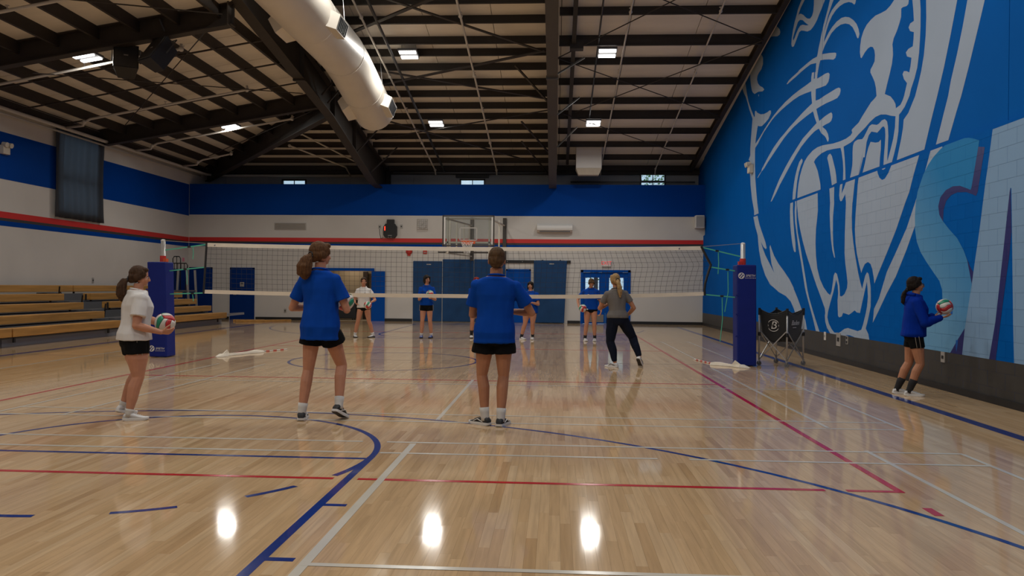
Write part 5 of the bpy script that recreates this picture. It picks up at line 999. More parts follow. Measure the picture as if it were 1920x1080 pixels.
# antennas in their sleeves lying on the floor
def antenna(a, b, c, label):
    a, b, c = V(a), V(b), V(c); t = thing('net_antenna', label, 'antenna', a.lerp(c, .5))
    d = (b - a).normalized()
    build('antenna_sleeve', MB().loft([[p + V((-d.y, d.x, 0)) * w_ * i + V((0, 0, z_)) for i, z_ in ((-1, .004), (1, .004), (.7, h_), (-.7, h_))] for p, w_, h_ in ((a - d * .05, .03, .01), (a + d * .12, .10, .05), (a + d * .25, .05, .045), (b - d * .3, .045, .04), (b - d * .05, .09, .055), (b + d * .06, .11, .05), (b + d * .1, .06, .02))]), 'tape', t, fix=True)
    build('sleeve_flap', MB().add([a + d * .15 + V((0, .0, .045)), a + d * .36 + V((.02, .03, .06)), a + d * .3 + V((.03, .02, .13))], [(0, 1, 2)]) or MB().prism([a + d * .12 + V((0, 0, .04)), a + d * .32 + V((0, 0, .04)), a + d * .26 + V((0, 0, .12))], V((-d.y, d.x, 0)) * .02), 'tape', t, fix=True)
    L_ = (c - b).length; n = max(3, int(L_ / .1)); e = (c - b) / n
    for k in range(n): build('antenna_rod', MB().tube(b + e * k + V((0, 0, .012)), b + e * (k + 1) + V((0, 0, .012)), .010, n=8), 'red' if k % 2 == 0 else 'white', t)
antenna((-6.52, 14.62, 0), (-6.15, 15.72, 0), (-5.82, 16.5, 0), 'white sleeved net antenna lying on the floor behind the white-shirt girl')
antenna((3.46, 14.02, 0), (3.0, 14.52, 0), (2.78, 15.5, 0), 'white sleeved net antenna with red bands lying by the right net post')

# ================================================================== BALL CART
cart = thing('ball_cart', 'black folding ball cart with white print and silver legs by the mural', 'ball cart', (4.23, 14.66, 0))
CP = [V((3.81, 14.60, 0)), V((4.22, 14.27, 0)), V((4.66, 14.74, 0)), V((4.25, 15.06, 0))]; ct_ = sum(CP, V((0, 0, 0))) / 4
for p in CP:
    o = build('cart_leg', MB().tube(p + V((0, 0, .09)), p + V((0, 0, 1.04)), .0165, n=12), 'alu', cart, smooth=True)
    build('leg_cap', MB().tube(p + V((0, 0, .94)), p + V((0, 0, 1.07)), .024, n=12), 'black', o); build('leg_clamp', MB().tube(p + V((0, 0, .55)), p + V((0, 0, .62)), .027, n=12), 'black', o)
    s = V((.6, .8, 0)); o = build('caster', MB().tube(p + V((0, 0, .042)) - s * .014, p + V((0, 0, .042)) + s * .014, .042, n=14), 'grey_paint', cart)
    build('caster_fork', MB().bar(p + V((0, 0, .05)) - s * .022, p + V((0, 0, .10)) - s * .018, .008, .03).bar(p + V((0, 0, .05)) + s * .022, p + V((0, 0, .10)) + s * .018, .008, .03).box(p + V((0, 0, .10)), (.045, .045, .012)), 'alu', o)
for i in range(4):
    a, b = CP[i], CP[(i + 1) % 4]
    for p, q in ((a, b), (b, a)): build('cross_strut', MB().bar(p + V((0, 0, .11)), q + V((0, 0, .66)), .012, .018), 'alu', cart)
NS, NR = 12, 12
R = []
for j in range(NR + 1):
    v = j / NR; ring_ = []
    for i in range(4):
        a, b = CP[i], CP[(i + 1) % 4]
        for k in range(NS):
            s = k / NS; sag = math.sin(PI * s)
            p = a.lerp(b, s); zt = 1.045 - .085 * sag; zb = .60 - .16 * sag; z = zt + (zb - zt) * v
            inn = .03 + (.10 * v ** 1.5) * (1 - .0 * sag) + .02 * sag * math.sin(PI * v)
            q = p.lerp(V((ct_.x, ct_.y, 0)), inn); ring_.append(V((q.x, q.y, z)))
    R.append(ring_)
cx_ = V((ct_.x, ct_.y, 0)); mb = MB(); mb.loft(R, caps=False); n = 4 * NS; base_ = NR * n
R2 = [[cx_ + (p - cx_) * f_ + V((0, 0, 0)) for p in R[-1]] for f_ in (1, .7, .4, .05)]
for rr_ in R2:
    for p in rr_: p.z = p.z if rr_ is R2[0] else .47 - .03 * (1 - (p - cx_).length)
mb.loft(R2, caps=True)
bag = build('cart_bag', mb, 'black_fabric', cart, smooth=True); so = bag.modifiers.new('thick', 'SOLIDIFY'); so.thickness = .006
for i in range(4):
    a, b = CP[i], CP[(i + 1) % 4]; build('bag_hem', MB().pipe([a.lerp(b, s / 10).lerp(cx_, .03) + V((0, 0, 1.045 - .085 * math.sin(PI * s / 10))) for s in range(11)], .011, 6), 'black', cart, smooth=True)
def bag_map(i, mb, z0):
    """lays flat print (x along the side from its middle, z up) onto side i of the bag"""
    a, b = CP[i], CP[(i + 1) % 4]; ex = (b - a).normalized(); on = V((ex.y, -ex.x, 0)); L_ = (b - a).length; out = MB(); out.f = mb.f; out.mi = mb.mi
    for p in mb.v:
        s = min(.97, max(.03, .5 + p.x / L_)); sag = math.sin(PI * s); zt = 1.045 - .085 * sag; zb = .60 - .16 * sag; z = z0 + p.z; v = min(1, max(0, (z - zt) / (zb - zt)))
        q = a.lerp(b, s).lerp(cx_, .03 + .10 * v ** 1.5 + .02 * sag * math.sin(PI * v)); out.v.append(V((q.x, q.y, z)) + on * (.015 - p.y))
    return out
mb = MB(); rr = .112
for k in range(28):
    a0, a1 = 2 * PI * k / 28, 2 * PI * (k + 1) / 28
    mb.add([(q * math.cos(a), 0, q * math.sin(a)) for q, a in ((rr, a0), (rr, a1), (rr * .90, a1), (rr * .90, a0))], [(0, 1, 2, 3)])
text_mesh('B', .20, mb, (0, 0, 0), EX, EZ, .002, shear=.22); mb.v = [V((p.x * 1.12, p.y, p.z)) if abs(p.x) < .1 else p for p in mb.v]
build('cart_emblem', bag_map(0, mb, .75), 'white', cart)
mb = MB(); P = []
for k in range(10): q = .036 if k % 2 == 0 else .015; a = PI / 2 + PI * k / 5; P.append((q * math.cos(a) - .005, -.004, q * math.sin(a)))
mb.add(P, [tuple(t) for t in tessellate_polygon([[V(p) for p in P]])]); build('cart_emblem_star', bag_map(0, mb, .75), 'black', cart)
mb = MB(); text_mesh('Baden', .13, mb, (0, 0, 0), EX, EZ, .002, shear=.35); mb.box((-.02, 0, -.085), (.15, .002, .012)); build('cart_lettering', bag_map(1, mb, .80), 'white', cart)
# ================================================================== VOLLEYBALLS
BR = .105
def sph(u, v, r):
    return V((u, v, 1)).normalized() * r
def panel_mesh(k):
    n = 7; P = []
    for i in range(n + 1):
        u = -1 + 2 * i / n; sw = .16 * math.sin(PI * u)
        lo = -1 if k == 0 else (-1 / 3 + sw if k == 1 else 1 / 3 + sw); hi = -1 / 3 + sw if k == 0 else (1 / 3 + sw if k == 1 else 1)
        u_ = u * .975
        for j in range(4):
            v = lo + .02 + (hi - lo - .04) * j / 3; P.append(sph(math.tan(u_ * PI / 4), math.tan(v * PI / 4), BR))
    F = [(i * 4 + j, (i + 1) * 4 + j, (i + 1) * 4 + j + 1, i * 4 + j + 1) for i in range(n) for j in range(3)]
    m = len(P); P += [p * .975 for p in P]
    edge = [i * 4 for i in range(n + 1)] + [n * 4 + j for j in range(1, 4)] + [i * 4 + 3 for i in range(n - 1, -1, -1)] + [2, 1]
    F += [(edge[i], edge[i] + m, edge[(i + 1) % len(edge)] + m, edge[(i + 1) % len(edge)]) for i in range(len(edge))]
    me = bpy.data.meshes.new('panel'); me.from_pydata(P, [], F); me.update(); me.polygons.foreach_set('use_smooth', [i < n * 3 for i in range(len(F))])
    me.materials.append(M['ball_white']); return me
pm = [panel_mesh(k) for k in range(3)]
core = MB().ell((0, 0, 0), (BR * .978,) * 3, 20, 12)
ball0 = build('volleyball', core, 'ball_seam', None, smooth=True)
FR = [Matrix.Identity(3), Matrix.Rotation(PI, 3, 'X'), Matrix.Rotation(PI / 2, 3, 'X') @ Matrix.Rotation(PI / 2, 3, 'Z'), Matrix.Rotation(-PI / 2, 3, 'X') @ Matrix.Rotation(PI / 2, 3, 'Z'), Matrix.Rotation(PI / 2, 3, 'Y') @ Matrix.Rotation(0, 3, 'Z'), Matrix.Rotation(-PI / 2, 3, 'Y')]
for fi, R in enumerate(FR):
    for k in range(3):
        o = bpy.data.objects.new('panel', pm[k]); COL.objects.link(o); o.parent = ball0; o.rotation_euler = R.to_euler()
        c = 'ball_white' if k == 1 else (('ball_red', 'ball_green') if fi % 2 == 0 else ('ball_green', 'ball_red'))[k // 2]
        if fi in (2, 3) : c = {'ball_white': 'ball_red', 'ball_red': 'ball_white', 'ball_green': 'ball_white'}[c]
        if fi in (4, 5): c = {'ball_white': 'ball_green', 'ball_red': 'ball_white', 'ball_green': 'ball_white'}[c] if fi == 4 else c
        o.material_slots[0].link = 'OBJECT'; o.material_slots[0].material = M[c]
balls = []
def ball(pos, rot, label):
    o = ball0 if not balls else copy_tree(ball0)
    balls.append(o); o.location = pos; o.rotation_euler = rot; tag(o, label, 'ball', 'volleyballs held by the players'); return o

# ================================================================== PEOPLE
def sstep(a, b, x): t = min(1, max(0, (x - a) / (b - a))); return t * t * (3 - 2 * t)
def remesh(mb, voxel, smooth=3, fn=None):
    me = bpy.data.meshes.new('tmp'); me.from_pydata(mb.v, [], mb.f); me.update()
    bm = bmesh.new(); bm.from_mesh(me); bmesh.ops.recalc_face_normals(bm, faces=bm.faces); bm.to_mesh(me); bm.free()
    o = bpy.data.objects.new('tmp', me); COL.objects.link(o)
    r = o.modifiers.new('r', 'REMESH'); r.mode = 'VOXEL'; r.voxel_size = voxel
    if smooth: s = o.modifiers.new('s', 'SMOOTH'); s.factor = .5; s.iterations = smooth
    bpy.context.view_layer.update()
    out = bpy.data.meshes.new_from_object(o.evaluated_get(bpy.context.evaluated_depsgraph_get()))
    bpy.data.objects.remove(o); bpy.data.meshes.remove(me)
    if fn:
        nr = [v.normal.copy() for v in out.vertices]
        for v, n in zip(out.vertices, nr): v.co = v.co + n * fn(v.co)
    out.polygons.foreach_set('use_smooth', [True] * len(out.polygons)); out.update(); return out
def ik(a, c, l1, l2, hint):
    d = c - a; L = d.length
    if L > (l1 + l2) * .995: c = a + d * ((l1 + l2) * .995 / L); d = c - a; L = d.length
    x = d.normalized(); h = V(hint); h = h - x * h.dot(x)
    if h.length < 1e-4: h = x.orthogonal()
    h.normalize(); q = (l1 * l1 - l2 * l2 + L * L) / (2 * L)
    return a + x * q + h * math.sqrt(max(0, l1 * l1 - q * q)), c
def chain(mb, pts, rs, n=12):
    """smooth limb: interpolated tube with round ends"""
    P = []; Rr = []
    for i in range(len(pts) - 1):
        for k in range(6):
            t = k / 6; P.append(pts[i].lerp(pts[i + 1], t)); Rr.append(rs[i] + (rs[i + 1] - rs[i]) * t)
    P.append(pts[-1]); Rr.append(rs[-1])
    mb.pipe(P, Rr, n)
    for p, r in zip((pts[0], pts[-1]), (rs[0], rs[-1])): mb.ell(p, (r, r, r), 12, 8)
    for p, r in zip(pts[1:-1], rs[1:-1]): mb.ell(p, (r * 1.01,) * 3, 12, 8)
TORSO = [(.468, .058, .050, -.004), (.49, .096, .066, -.006), (.525, .104, .070, -.008), (.56, .095, .064, -.004), (.61, .075, .053, 0), (.65, .077, .055, .002), (.70, .088, .064, .006), (.735, .094, .066, .006), (.77, .097, .060, 0), (.795, .100, .050, -.004), (.812, .092, .044, -.006), (.828, .066, .039, -.006), (.843, .040, .036, -.006)]

def person(label, root, H, face, feet, arms, head=(0, 0), lean=(0, 0), twist=0., pel=(0, 0), pdz=0., w=1.0, female=True, fine=True,
           skin='skin', top=('tee', 'tee_blue'), bottom=('shorts', .30), socks=('sock_white', .045), shoes=('shoe_white', 'white', None), hair=('ponytail', 'hair_brown'), glasses=False, logo=None, weight=1.0, faced=True):
    rx, ry = root; t = thing('person', label, 'person', (rx, ry, 0)); O_ = V((rx, ry, 0))
    vox = .0055 if fine else .0085
    Rf = Matrix.Rotation(face, 3, 'Z'); fw = Rf @ V((0, 1, 0)); rt = Rf @ V((1, 0, 0)); up = V((0, 0, 1))
    # legs first (they limit how high the hips can be)
    AN = []
    for fx, fy, ang, pitch in feet:
        hd = V((-math.sin(ang), math.cos(ang), 0)); toe = V((fx, fy, 0)) + hd * .055 * H
        a = V((fx, fy, 0)) - hd * .042 * H + up * .045 * H
        if pitch: rel = a - toe; ax = hd.cross(up); a = toe + Matrix.Rotation(-pitch, 3, ax) @ rel
        AN.append((a, hd, toe, pitch))
    l1, l2 = .245 * H, .235 * H
    P0 = O_ + rt * pel[0] + fw * pel[1]; hz = .52 * H + pdz
    for s, (a, hd, toe, p) in zip((-1, 1), AN):
        hj = P0 + rt * (s * .052 * H); dxy = ((a.x - hj.x) ** 2 + (a.y - hj.y) ** 2) ** .5
        hz = min(hz, a.z + math.sqrt(max(.01, ((l1 + l2) * .992) ** 2 - dxy ** 2)))
    dz = hz - .52 * H
    def S(p):   # local body point (units of H; x right, y front, z up) -> world, with the lean of the spine
        q = V((p[0] * H, p[1] * H, (p[2] - .52) * H)); k = sstep(.50, .74, p[2])
        q = Matrix.Rotation(-lean[0] * k, 3, 'X') @ (Matrix.Rotation(lean[1] * k, 3, 'Y') @ (Matrix.Rotation(twist * k, 3, 'Z') @ q))
        return P0 + up * hz + Rf @ q
    body = MB()
    def ringsec(z, hw, hd, yo, gx=0., gy=0., n=22, e=2.3):
        R = []
        for j in range(n):
            a = 2 * PI * j / n; c, s = math.cos(a), math.sin(a)
            R.append(S((w * (hw + gx) * math.copysign(abs(c) ** (2 / e), c), yo + w * (hd + gy) * math.copysign(abs(s) ** (2 / e), s), z)))
        return R
    sw = .100 if female else .113; cs = 1.0 if female else 1.10
    def tw(z): return 1 + (cs - 1) * sstep(.6, .76, z)
    body.loft([ringsec(z, hw * tw(z), hd, yo) for z, hw, hd, yo in TORSO])
    HJ = []; KN = []
    for s, (a, hd, toe, p) in zip((-1, 1), AN):
        hj = P0 + up * hz + rt * (s * .050 * H * w); k, a2 = ik(hj, a, l1, l2, hd * 1.0 + fw * .3); HJ.append(hj); KN.append(k)
        th = [.056 * w, .050 * w, .0325, .0345, .030, .0195, .019]
        m1 = hj.lerp(k, .5) ; c1 = k.lerp(a, .28) - hd * (.008 * H); c2 = k.lerp(a, .58) - hd * (.004 * H)
        chain(body, [hj, m1, k, c1, c2, a, a - up * .02 * H if not p else a.lerp(toe, .3)], [r * H * (weight if i < 5 else 1) for i, r in enumerate(th)])
    # neck and head
    hy, hp = head
    body.loft([[S((math.cos(2 * PI * j / 14) * r * (1 if female else 1.15), math.sin(2 * PI * j / 14) * r * (1 if female else 1.15) - .004 + (z - .83) * .12, z)) for j in range(14)] for z, r in ((.815, .046), (.835, .036), (.85, .0315), (.885, .031))])
    NP = (0, 0.0, .872)
    Rh = Matrix.Rotation(hy, 3, 'Z') @ Matrix.Rotation(-hp, 3, 'X')
    def Hd(p): q = Rh @ (V(p) - V(NP)); return S(tuple(V(NP) + q))
    hX = (Hd((1, 0, .872)) - Hd((0, 0, .872))).normalized(); hY = (Hd((0, .1, .872)) - Hd((0, 0, .872))).normalized(); hZ = hX.cross(hY).normalized()
    RH = Matrix((hX, hY, hZ)).transposed()
    def hell(mb, c, r, k=0, nu=16, nv=10): mb.ell(Hd(c), [q * H for q in r], nu, nv, RH, k)
    hell(body, (0, -.006, .946), (.044, .055, .052)); hell(body, (0, .020, .918), (.036, .034, .044)); hell(body, (0, .026, .893), (.026, .024, .020)); hell(body, (0, .041, .885), (.012, .010, .010))
    hell(body, (0, .052, .931), (.020, .006, .006)); hell(body, (0, .057, .917), (.0058, .0085, .012)); hell(body, (0, .060, .911), (.0085, .0085, .0062)); hell(body, (0, .047, .8985), (.013, .0068, .0065))
    for s in (-1, 1):
        hell(body, (s * .045, -.004, .921), (.0055, .0125, .0175)); hell(body, (s * .022, .038, .912), (.014, .012, .014))
    # arms and hands
    SH = []; EL = []; WR = []
    for s, A in zip((-1, 1), arms):
        sj = S((s * sw * w, -.004, .783)); SH.append(sj)
        wr_ = V(A['w']); e, wr_ = ik(sj, wr_, .178 * H, .152 * H, A.get('e', -up)); EL.append(e); WR.append(wr_)
        chain(body, [sj, sj.lerp(e, .45), e, e.lerp(wr_, .3), wr_], [q * H * (weight if i < 4 else 1) for i, q in enumerate((.031, .0275, .0222, .0232, .0155))])
        d = V(A['d']).normalized() if 'd' in A else (wr_ - e).normalized()
        n = V(A.get('n', (0, 0, -1))); n = (n - d * n.dot(d)).normalized(); sd = d.cross(n) * (1 if s > 0 else -1)   # thumb side
        if A.get('flip'): sd = -sd
        curl = A.get('c', .35); q = H / 1.75
        fr_ = max(.0078 * q, vox * 1.35)
        base_pts = []
        for i, (o, l) in enumerate(((.030, .074), (.010, .083), (-.010, .077), (-.029, .060))):
            b0 = wr_ + d * .018 * q + sd * o * .55 * q; b1 = wr_ + d * (.092 - abs(o - .005) * .35) * q + sd * o * q
            chain(body, [b0, b1], [.0135 * q, .0115 * q], 8)
            p = b1; dd = d.copy(); P = [p]; ax = n.cross(d)
            for f_, cc in ((.45, .9), (.31, 1.1), (.24, .8)):
                dd = Matrix.Rotation(-curl * cc * (1 + .1 * i), 3, ax) @ dd if False else (Matrix.Rotation(curl * cc * (1 + .1 * i), 3, d.cross(n)) @ dd)
                p = p + dd * l * f_ * q; P.append(p)
            chain(body, P, [fr_ * 1.12, fr_ * 1.05, fr_, fr_ * .85], 8)
        tb = wr_ + d * .028 * q + sd * .022 * q; td = (d * .62 + sd * .75 + n * .30).normalized(); t2 = (d * .85 + sd * .35 + n * .42).normalized()
        chain(body, [tb, tb + td * .042 * q, tb + td * .042 * q + t2 * .032 * q, tb + td * .042 * q + t2 * .055 * q], [.0145 * q, fr_ * 1.3, fr_ * 1.2, fr_ * .95], 8)
    bo = link('body', remesh(MBloc(body, O_), vox, 3), skin, t)
    # ---- clothes
    def fold(a, fx, fz): return lambda p: a * (noise.noise(V((p.x * fx + 3.1 * rx, p.y * fx + ry, p.z * fz))) + .6 * noise.noise(V((p.x * fx * 2.3, p.y * fx * 2.3, p.z * fz * 1.9 + rx))))
    kind, cm = top[0], top[1]; long_ = kind == 'hoodie'
    zb = {'tee': .465, 'hoodie': .505, 'fitted': .475, 'long': .452}[kind]
    if len(top) > 2: zb = top[2]
    g = {'tee': .016, 'hoodie': .026, 'fitted': .014, 'long': .019}[kind]
    mb = MB(); rr = []
    for z, hw, hd, yo in TORSO:
        if z < zb - .02: continue
        loose = g * (1.0 if z < .74 else .75 if z < .80 else .45)
        if kind in ('tee', 'long') and z < .70: hw = max(hw, .083 + .012 * (.70 - z) / .2); hd = max(hd, .058 + .010 * (.70 - z) / .2)
        if kind == 'hoodie' and z < .72: hw = max(hw, .086); hd = max(hd, .066)
        rr.append((z, hw * tw(z), max(hd, .046 if female else .052) if z > .79 else hd, yo, loose))
    hh = .050 + .060 * max(1, weight) + .007 / w
    rr = [(z, max(hw, hh - gx) if z < .60 and not long_ else hw, max(hd, .066 * max(1, weight)) if z < .60 and not long_ else hd, yo, gx) for z, hw, hd, yo, gx in rr]
    rr = [r for r in rr if r[0] > zb + .012]; r0 = rr[0]; rr.insert(0, (zb, r0[1] + (.004 if kind in ('tee', 'long') else -.008 if long_ else 0), r0[2] + .003, r0[3], r0[4]))
    rr = [r for r in rr if r[0] < .83] + [(.838, .050 if not long_ else .056, .044 if not long_ else .052, -.006, .004)]
    mb.loft([ringsec(z, hw, hd, yo, gx, gx) for z, hw, hd, yo, gx in rr])
    if female and not long_:
        for s in (-1, 1): mb.ell(S((s * .034 * w, .046 * w + .006, .735)), (.042 * weight * H, .030 * weight * H, .046 * H), 14, 10, Rf)
    for s, sj, e, wr_ in zip((0, 1), SH, EL, WR):
        if long_: chain(mb, [S(((s * 2 - 1) * sw * w * .6, 0, .775)), sj, sj.lerp(e, .5), e, e.lerp(wr_, .55), e.lerp(wr_, .93)], [q * H for q in (.040, .040, .040, .037, .034, .026)])
        else:
            f_ = .66 if kind != 'fitted' else .58; en = sj.lerp(e, f_); ins = S(((s * 2 - 1) * sw * w * .55, 0, .772))
            x_, y_, z_ = frame(en - sj); q0 = .0355 * weight
            mb.ell(sj, (q0 * H,) * 3, 14, 10); mb.pipe([ins, sj, sj.lerp(en, .5), en], [.040 * H, q0 * H, (.0375 * weight + (.004 if kind != 'fitted' else 0)) * H, (.0370 * weight + (.010 if kind != 'fitted' else .001)) * H], 16)
    amp = {'tee': .0075, 'hoodie': .009, 'fitted': .005, 'long': .010}[kind]
    so_ = link('hoodie' if long_ else 'tshirt', remesh(MBloc(mb, O_), vox * 1.15, 9, fold(amp, 9, 4.0)), cm, t)
    mb = MB(); ring_ = [S((.0455 * math.cos(2 * PI * j / 20), -.006 + .041 * math.sin(2 * PI * j / 20), .841 - .008 * math.sin(2 * PI * j / 20))) for j in range(21)]
    if long_:
        ring_ = [S((.050 * math.cos(2 * PI * j / 20), -.012 + .048 * math.sin(2 * PI * j / 20), .843 - .012 * math.sin(2 * PI * j / 20))) for j in range(21)]
        mb.pipe(ring_, .017 * H, 8); hd_ = MB(); [hd_.ell(S((x, -.066 + abs(x) * .5, z)), (.038 * H, .022 * H, .042 * H), 12, 8) for x, z in ((-.035, .80), (0, .79), (.035, .80), (0, .815))]
        link('hood', remesh(MBloc(hd_, O_), .008, 3), cm, so_)
        cu = MB()
        for e, wr_ in zip(EL, WR): cu.tube(e.lerp(wr_, .90), e.lerp(wr_, .985), .0235 * H, .021 * H, 14)
        build('cuff', cu, cm, so_, smooth=True)
        hmb = MB(); hmb.loft([ringsec(zb - .004, r0[1] - .008, r0[2] - .002, r0[3], r0[4] - .004, r0[4] - .004), ringsec(zb + .024, r0[1] - .006, r0[2], r0[3], r0[4] - .004, r0[4] - .004)]); build('waistband', hmb, cm, so_, smooth=False)
    else: mb.pipe(ring_, .0062 * H, 8)
    build('collar', mb, cm, so_, smooth=True)
    if logo:
        c = S((.045, .0, .745)); f_ = S((.045, .1, .745)) - c; f_.normalize(); sx = f_.cross(up).normalized(); p = S((-.042, .062 * w + g + .006, .735)) if logo[1] < 0 else S((.042, .062 * w + g + .006, .735))
        mb = MB(); mb.bar(p - sx * .02, p + sx * .02, .012, .045, up=up).bar(p - sx * .008 + f_ * .004 - up * .03, p + sx * .008 + f_ * .004 - up * .03, .010, .05, up=up); build('shirt_crest', mb, logo[0], so_)
    # shorts or trousers
    bk, fr_ = bottom; mb = MB()
    tz = [(.452, .050, .050, -.004), (.47, .080, .060, -.005)] + [r for r in TORSO if .48 < r[0] < .62]; gg = .006 if bk != 'trousers' else .005
    mb.loft([ringsec(z, hw, hd, yo, gg, gg) for z, hw, hd, yo in tz])
    for hj, k, (a, hd, toe, p) in zip(HJ, KN, AN):
        if bk == 'trousers':
            chain(mb, [hj, hj.lerp(k, .5), k, k.lerp(a, .4) - hd * .006 * H, a.lerp(k, .16)], [q * H for q in (.066, .060, .046, .044, .031)], 16)
        else:
            fl_ = .007 if bk == 'shorts' else (.016 if bk == 'loose' else .002); en = hj.lerp(k, fr_ * 1.0)
            mb.pipe([hj + up * .03 * H, hj, hj.lerp(en, .6), en], [q * H * (weight if weight > 1 else 1) for q in (.056 * w, .0600 * w, .0590 * w + fl_ * .6, .0560 * w + fl_)], 18)
    nm_ = 'trousers' if bk == 'trousers' else 'shorts'
    sh_ = link(nm_, remesh(MBloc(mb, O_), vox * 1.15, 2, fold(.006 if bk != 'tight' else .002, 11, 6)), 'navy_cloth' if bk == 'trousers' else 'shorts_black', t)
    if bk in ('shorts', 'tight') and logo and logo[1] > 0:
        p = S((.055, .070 * w + .012, .505)); build('shorts_crest', MB().ell(p, (.018, .008, .022), 10, 6), 'white', sh_, smooth=True)
    if bk == 'piped':
        for s, hj, k in zip((-1, 1), HJ, KN):
            en = hj.lerp(k, fr_)
            for dy in (-.012, .016): build('piping', MB().pipe([S((s * (.1005 * w + .0095), dy, .545)), hj + rt * s * (.0655 * w * H) + fw * dy * H, en + rt * s * (.061 * w * H) + fw * dy * H], .0035, 5), 'plate', sh_, smooth=True)
    # socks and shoes
    for s, (a, hd, toe, p), k in zip((-1, 1), AN, KN):
        dn = (a - k).normalized()
        qs = lambda h_: (.0225 + .0108 * h_ / .099) * H * max(1, weight * .98)
        if socks[1] > 0: build('sock', MB().pipe([a - dn * socks[1] * H, a - dn * socks[1] * .5 * H, a, a + dn * .02 * H], [qs(socks[1]), qs(socks[1] * .5), .0238 * H, .025 * H], 14), socks[0], t, smooth=True)
        Ax = hd.cross(up); L_ = .148 * H
        def fp(y, x, z):
            q = V((toe.x, toe.y, 0)) + hd * (y - .055 * H) + Ax * x + up * z
            if p:
                piv = V((toe.x, toe.y, 0))
                if y - .055 * H < 0: q = piv + Matrix.Rotation(-p, 3, Ax) @ (q - piv)
            return q
        mb = MB(); n = 14; R = []
        prof = [(-.52, .020, .030), (-.50, .030, .062), (-.42, .036, .083), (-.30, .037, .090), (-.18, .037, .086), (-.06, .038, .070), (.08, .044, .055), (.22, .047, .044), (.34, .042, .037), (.44, .030, .030), (.49, .014, .022)]
        for y, hw, ht in prof:
            R.append([fp(y * L_, hw * H / 1.7 * math.copysign(abs(math.cos(2 * PI * j / n)) ** .8, math.cos(2 * PI * j / n)), .018 + (ht * H / 1.7 - .018) * (.5 + .5 * math.sin(2 * PI * j / n)) ** .85) for j in range(n)])
        mb.loft(R); sho = build('shoe', mb, shoes[0], t, smooth=True, fix=True)
        R = []
        for y, hw, lift in ((-.54, .020, .010), (-.50, .034, .004), (-.38, .041, 0), (-.1, .040, 0), (.1, .047, 0), (.26, .050, 0), (.38, .044, .003), (.47, .030, .008), (.51, .012, .014)):
            hw *= H / 1.7; R.append([fp(y * L_, -hw, lift), fp(y * L_, hw, lift), fp(y * L_, hw * 1.02, lift + .014), fp(y * L_, hw * .96, .030), fp(y * L_, -hw * .96, .030), fp(y * L_, -hw * 1.02, lift + .014)])
        build('shoe_sole', MB().loft(R), shoes[1], sho, fix=True)
        if p:
            R = [[fp(y * L_, -hw * H / 1.7, l_ - .003), fp(y * L_, hw * H / 1.7, l_ - .003), fp(y * L_, hw * H / 1.7, l_ + .006), fp(y * L_, -hw * H / 1.7, l_ + .006)] for y, hw, l_ in ((-.50, .028, .004), (-.38, .035, 0), (-.1, .033, 0), (.1, .038, 0), (.20, .04, .0))]
            build('outsole', MB().loft(R), 'sole_dark', sho, fix=True)
        if shoes[2]:
            for sg in (-1, 1): build('shoe_stripe', MB().pipe([fp(-.30 * L_, sg * .0385 * H / 1.7, .035), fp(-.02 * L_, sg * .040 * H / 1.7, .062), fp(.16 * L_, sg * .0455 * H / 1.7, .034)], .005, 5), shoes[2], sho)
        lc = MB()
        for k_ in range(4): yy = (.02 + .07 * k_) * L_; zz = (.068 - .0075 * k_) * H / 1.7; lc.pipe([fp(yy, -.02, zz - .005), fp(yy, 0, zz + .004), fp(yy, .02, zz - .005)], .003, 4)
        build('laces', lc, 'white' if shoes[0] != 'shoe_black' else 'shoe_black', sho)
    # ---- hair
    style, hm = hair[0], hair[1]; mb = MB()
    hs = 1.0
    if style in ('ponytail', 'updo', 'ponylow', 'bun'):
        hell(mb, (0, -.013, .951), (.0490, .0570, .0535)); hell(mb, (0, -.030, .925), (.0455, .040, .040)); hell(mb, (0, -.046, .902), (.026, .022, .022))
        for s in (-1, 1): hell(mb, (s * .040, .006, .945), (.0105, .032, .030))
        for s in (-1, 1): hell(mb, (s * .022, .026, .978), (.024, .022, .016)); (hell(mb, (s * .0435, -.010, .924), (.0095, .026, .024)) if style == 'ponytail' else None)
    elif style == 'bob':
        hell(mb, (0, -.012, .953), (.0515, .0585, .0545)); hell(mb, (0, -.034, .915), (.048, .038, .060))
        for s in (-1, 1): hell(mb, (s * .044, .008, .915), (.0125, .026, .056)); hell(mb, (s * .024, .040, .963), (.022, .013, .020))
    elif style == 'short':
        hell(mb, (0, -.010, .953), (.0475, .0575, .0535)); hell(mb, (0, -.034, .925), (.0440, .034, .040)); hell(mb, (0, -.043, .898), (.030, .014, .018)); hell(mb, (0, .012, .985), (.034, .038, .018))
        hell(mb, (.010, -.045, .972), (.016, .012, .016)); hell(mb, (-.014, -.030, .985), (.018, .016, .014))
        for s in (-1, 1): hell(mb, (s * .0425, -.004, .938), (.006, .020, .024))
    hm_o = link('hair', remesh(MBloc(mb, O_), vox, 3, lambda p: .0028 * noise.noise(p * 38)), hm, t)
    def tail(pts, rs, nm='ponytail'):
        mb = MB(); W_ = [Hd(p) if len(p) == 3 else p for p in pts]
        rg = random.Random(int(abs(rx) * 100)); chain(mb, W_, [r * H * .82 for r in rs], 12)
        for k in range(11):
            a = 2 * PI * k / 11; off = [V((math.cos(a) * r, math.sin(a) * r * .7, 0)) * (.72 * H) + V((rg.uniform(-.004, .004), rg.uniform(-.004, .004), 0)) for r in rs]
            chain(mb, [p + o for p, o in zip(W_, off)], [max(.005, r * H * .34) for r in rs], 7)
        link(nm, remesh(MBloc(mb, O_), vox, 2, lambda p: .006 * noise.noise(V((p.x * 70, p.y * 70, p.z * 14))) + .004 * noise.noise(p * 30)), hm, t)
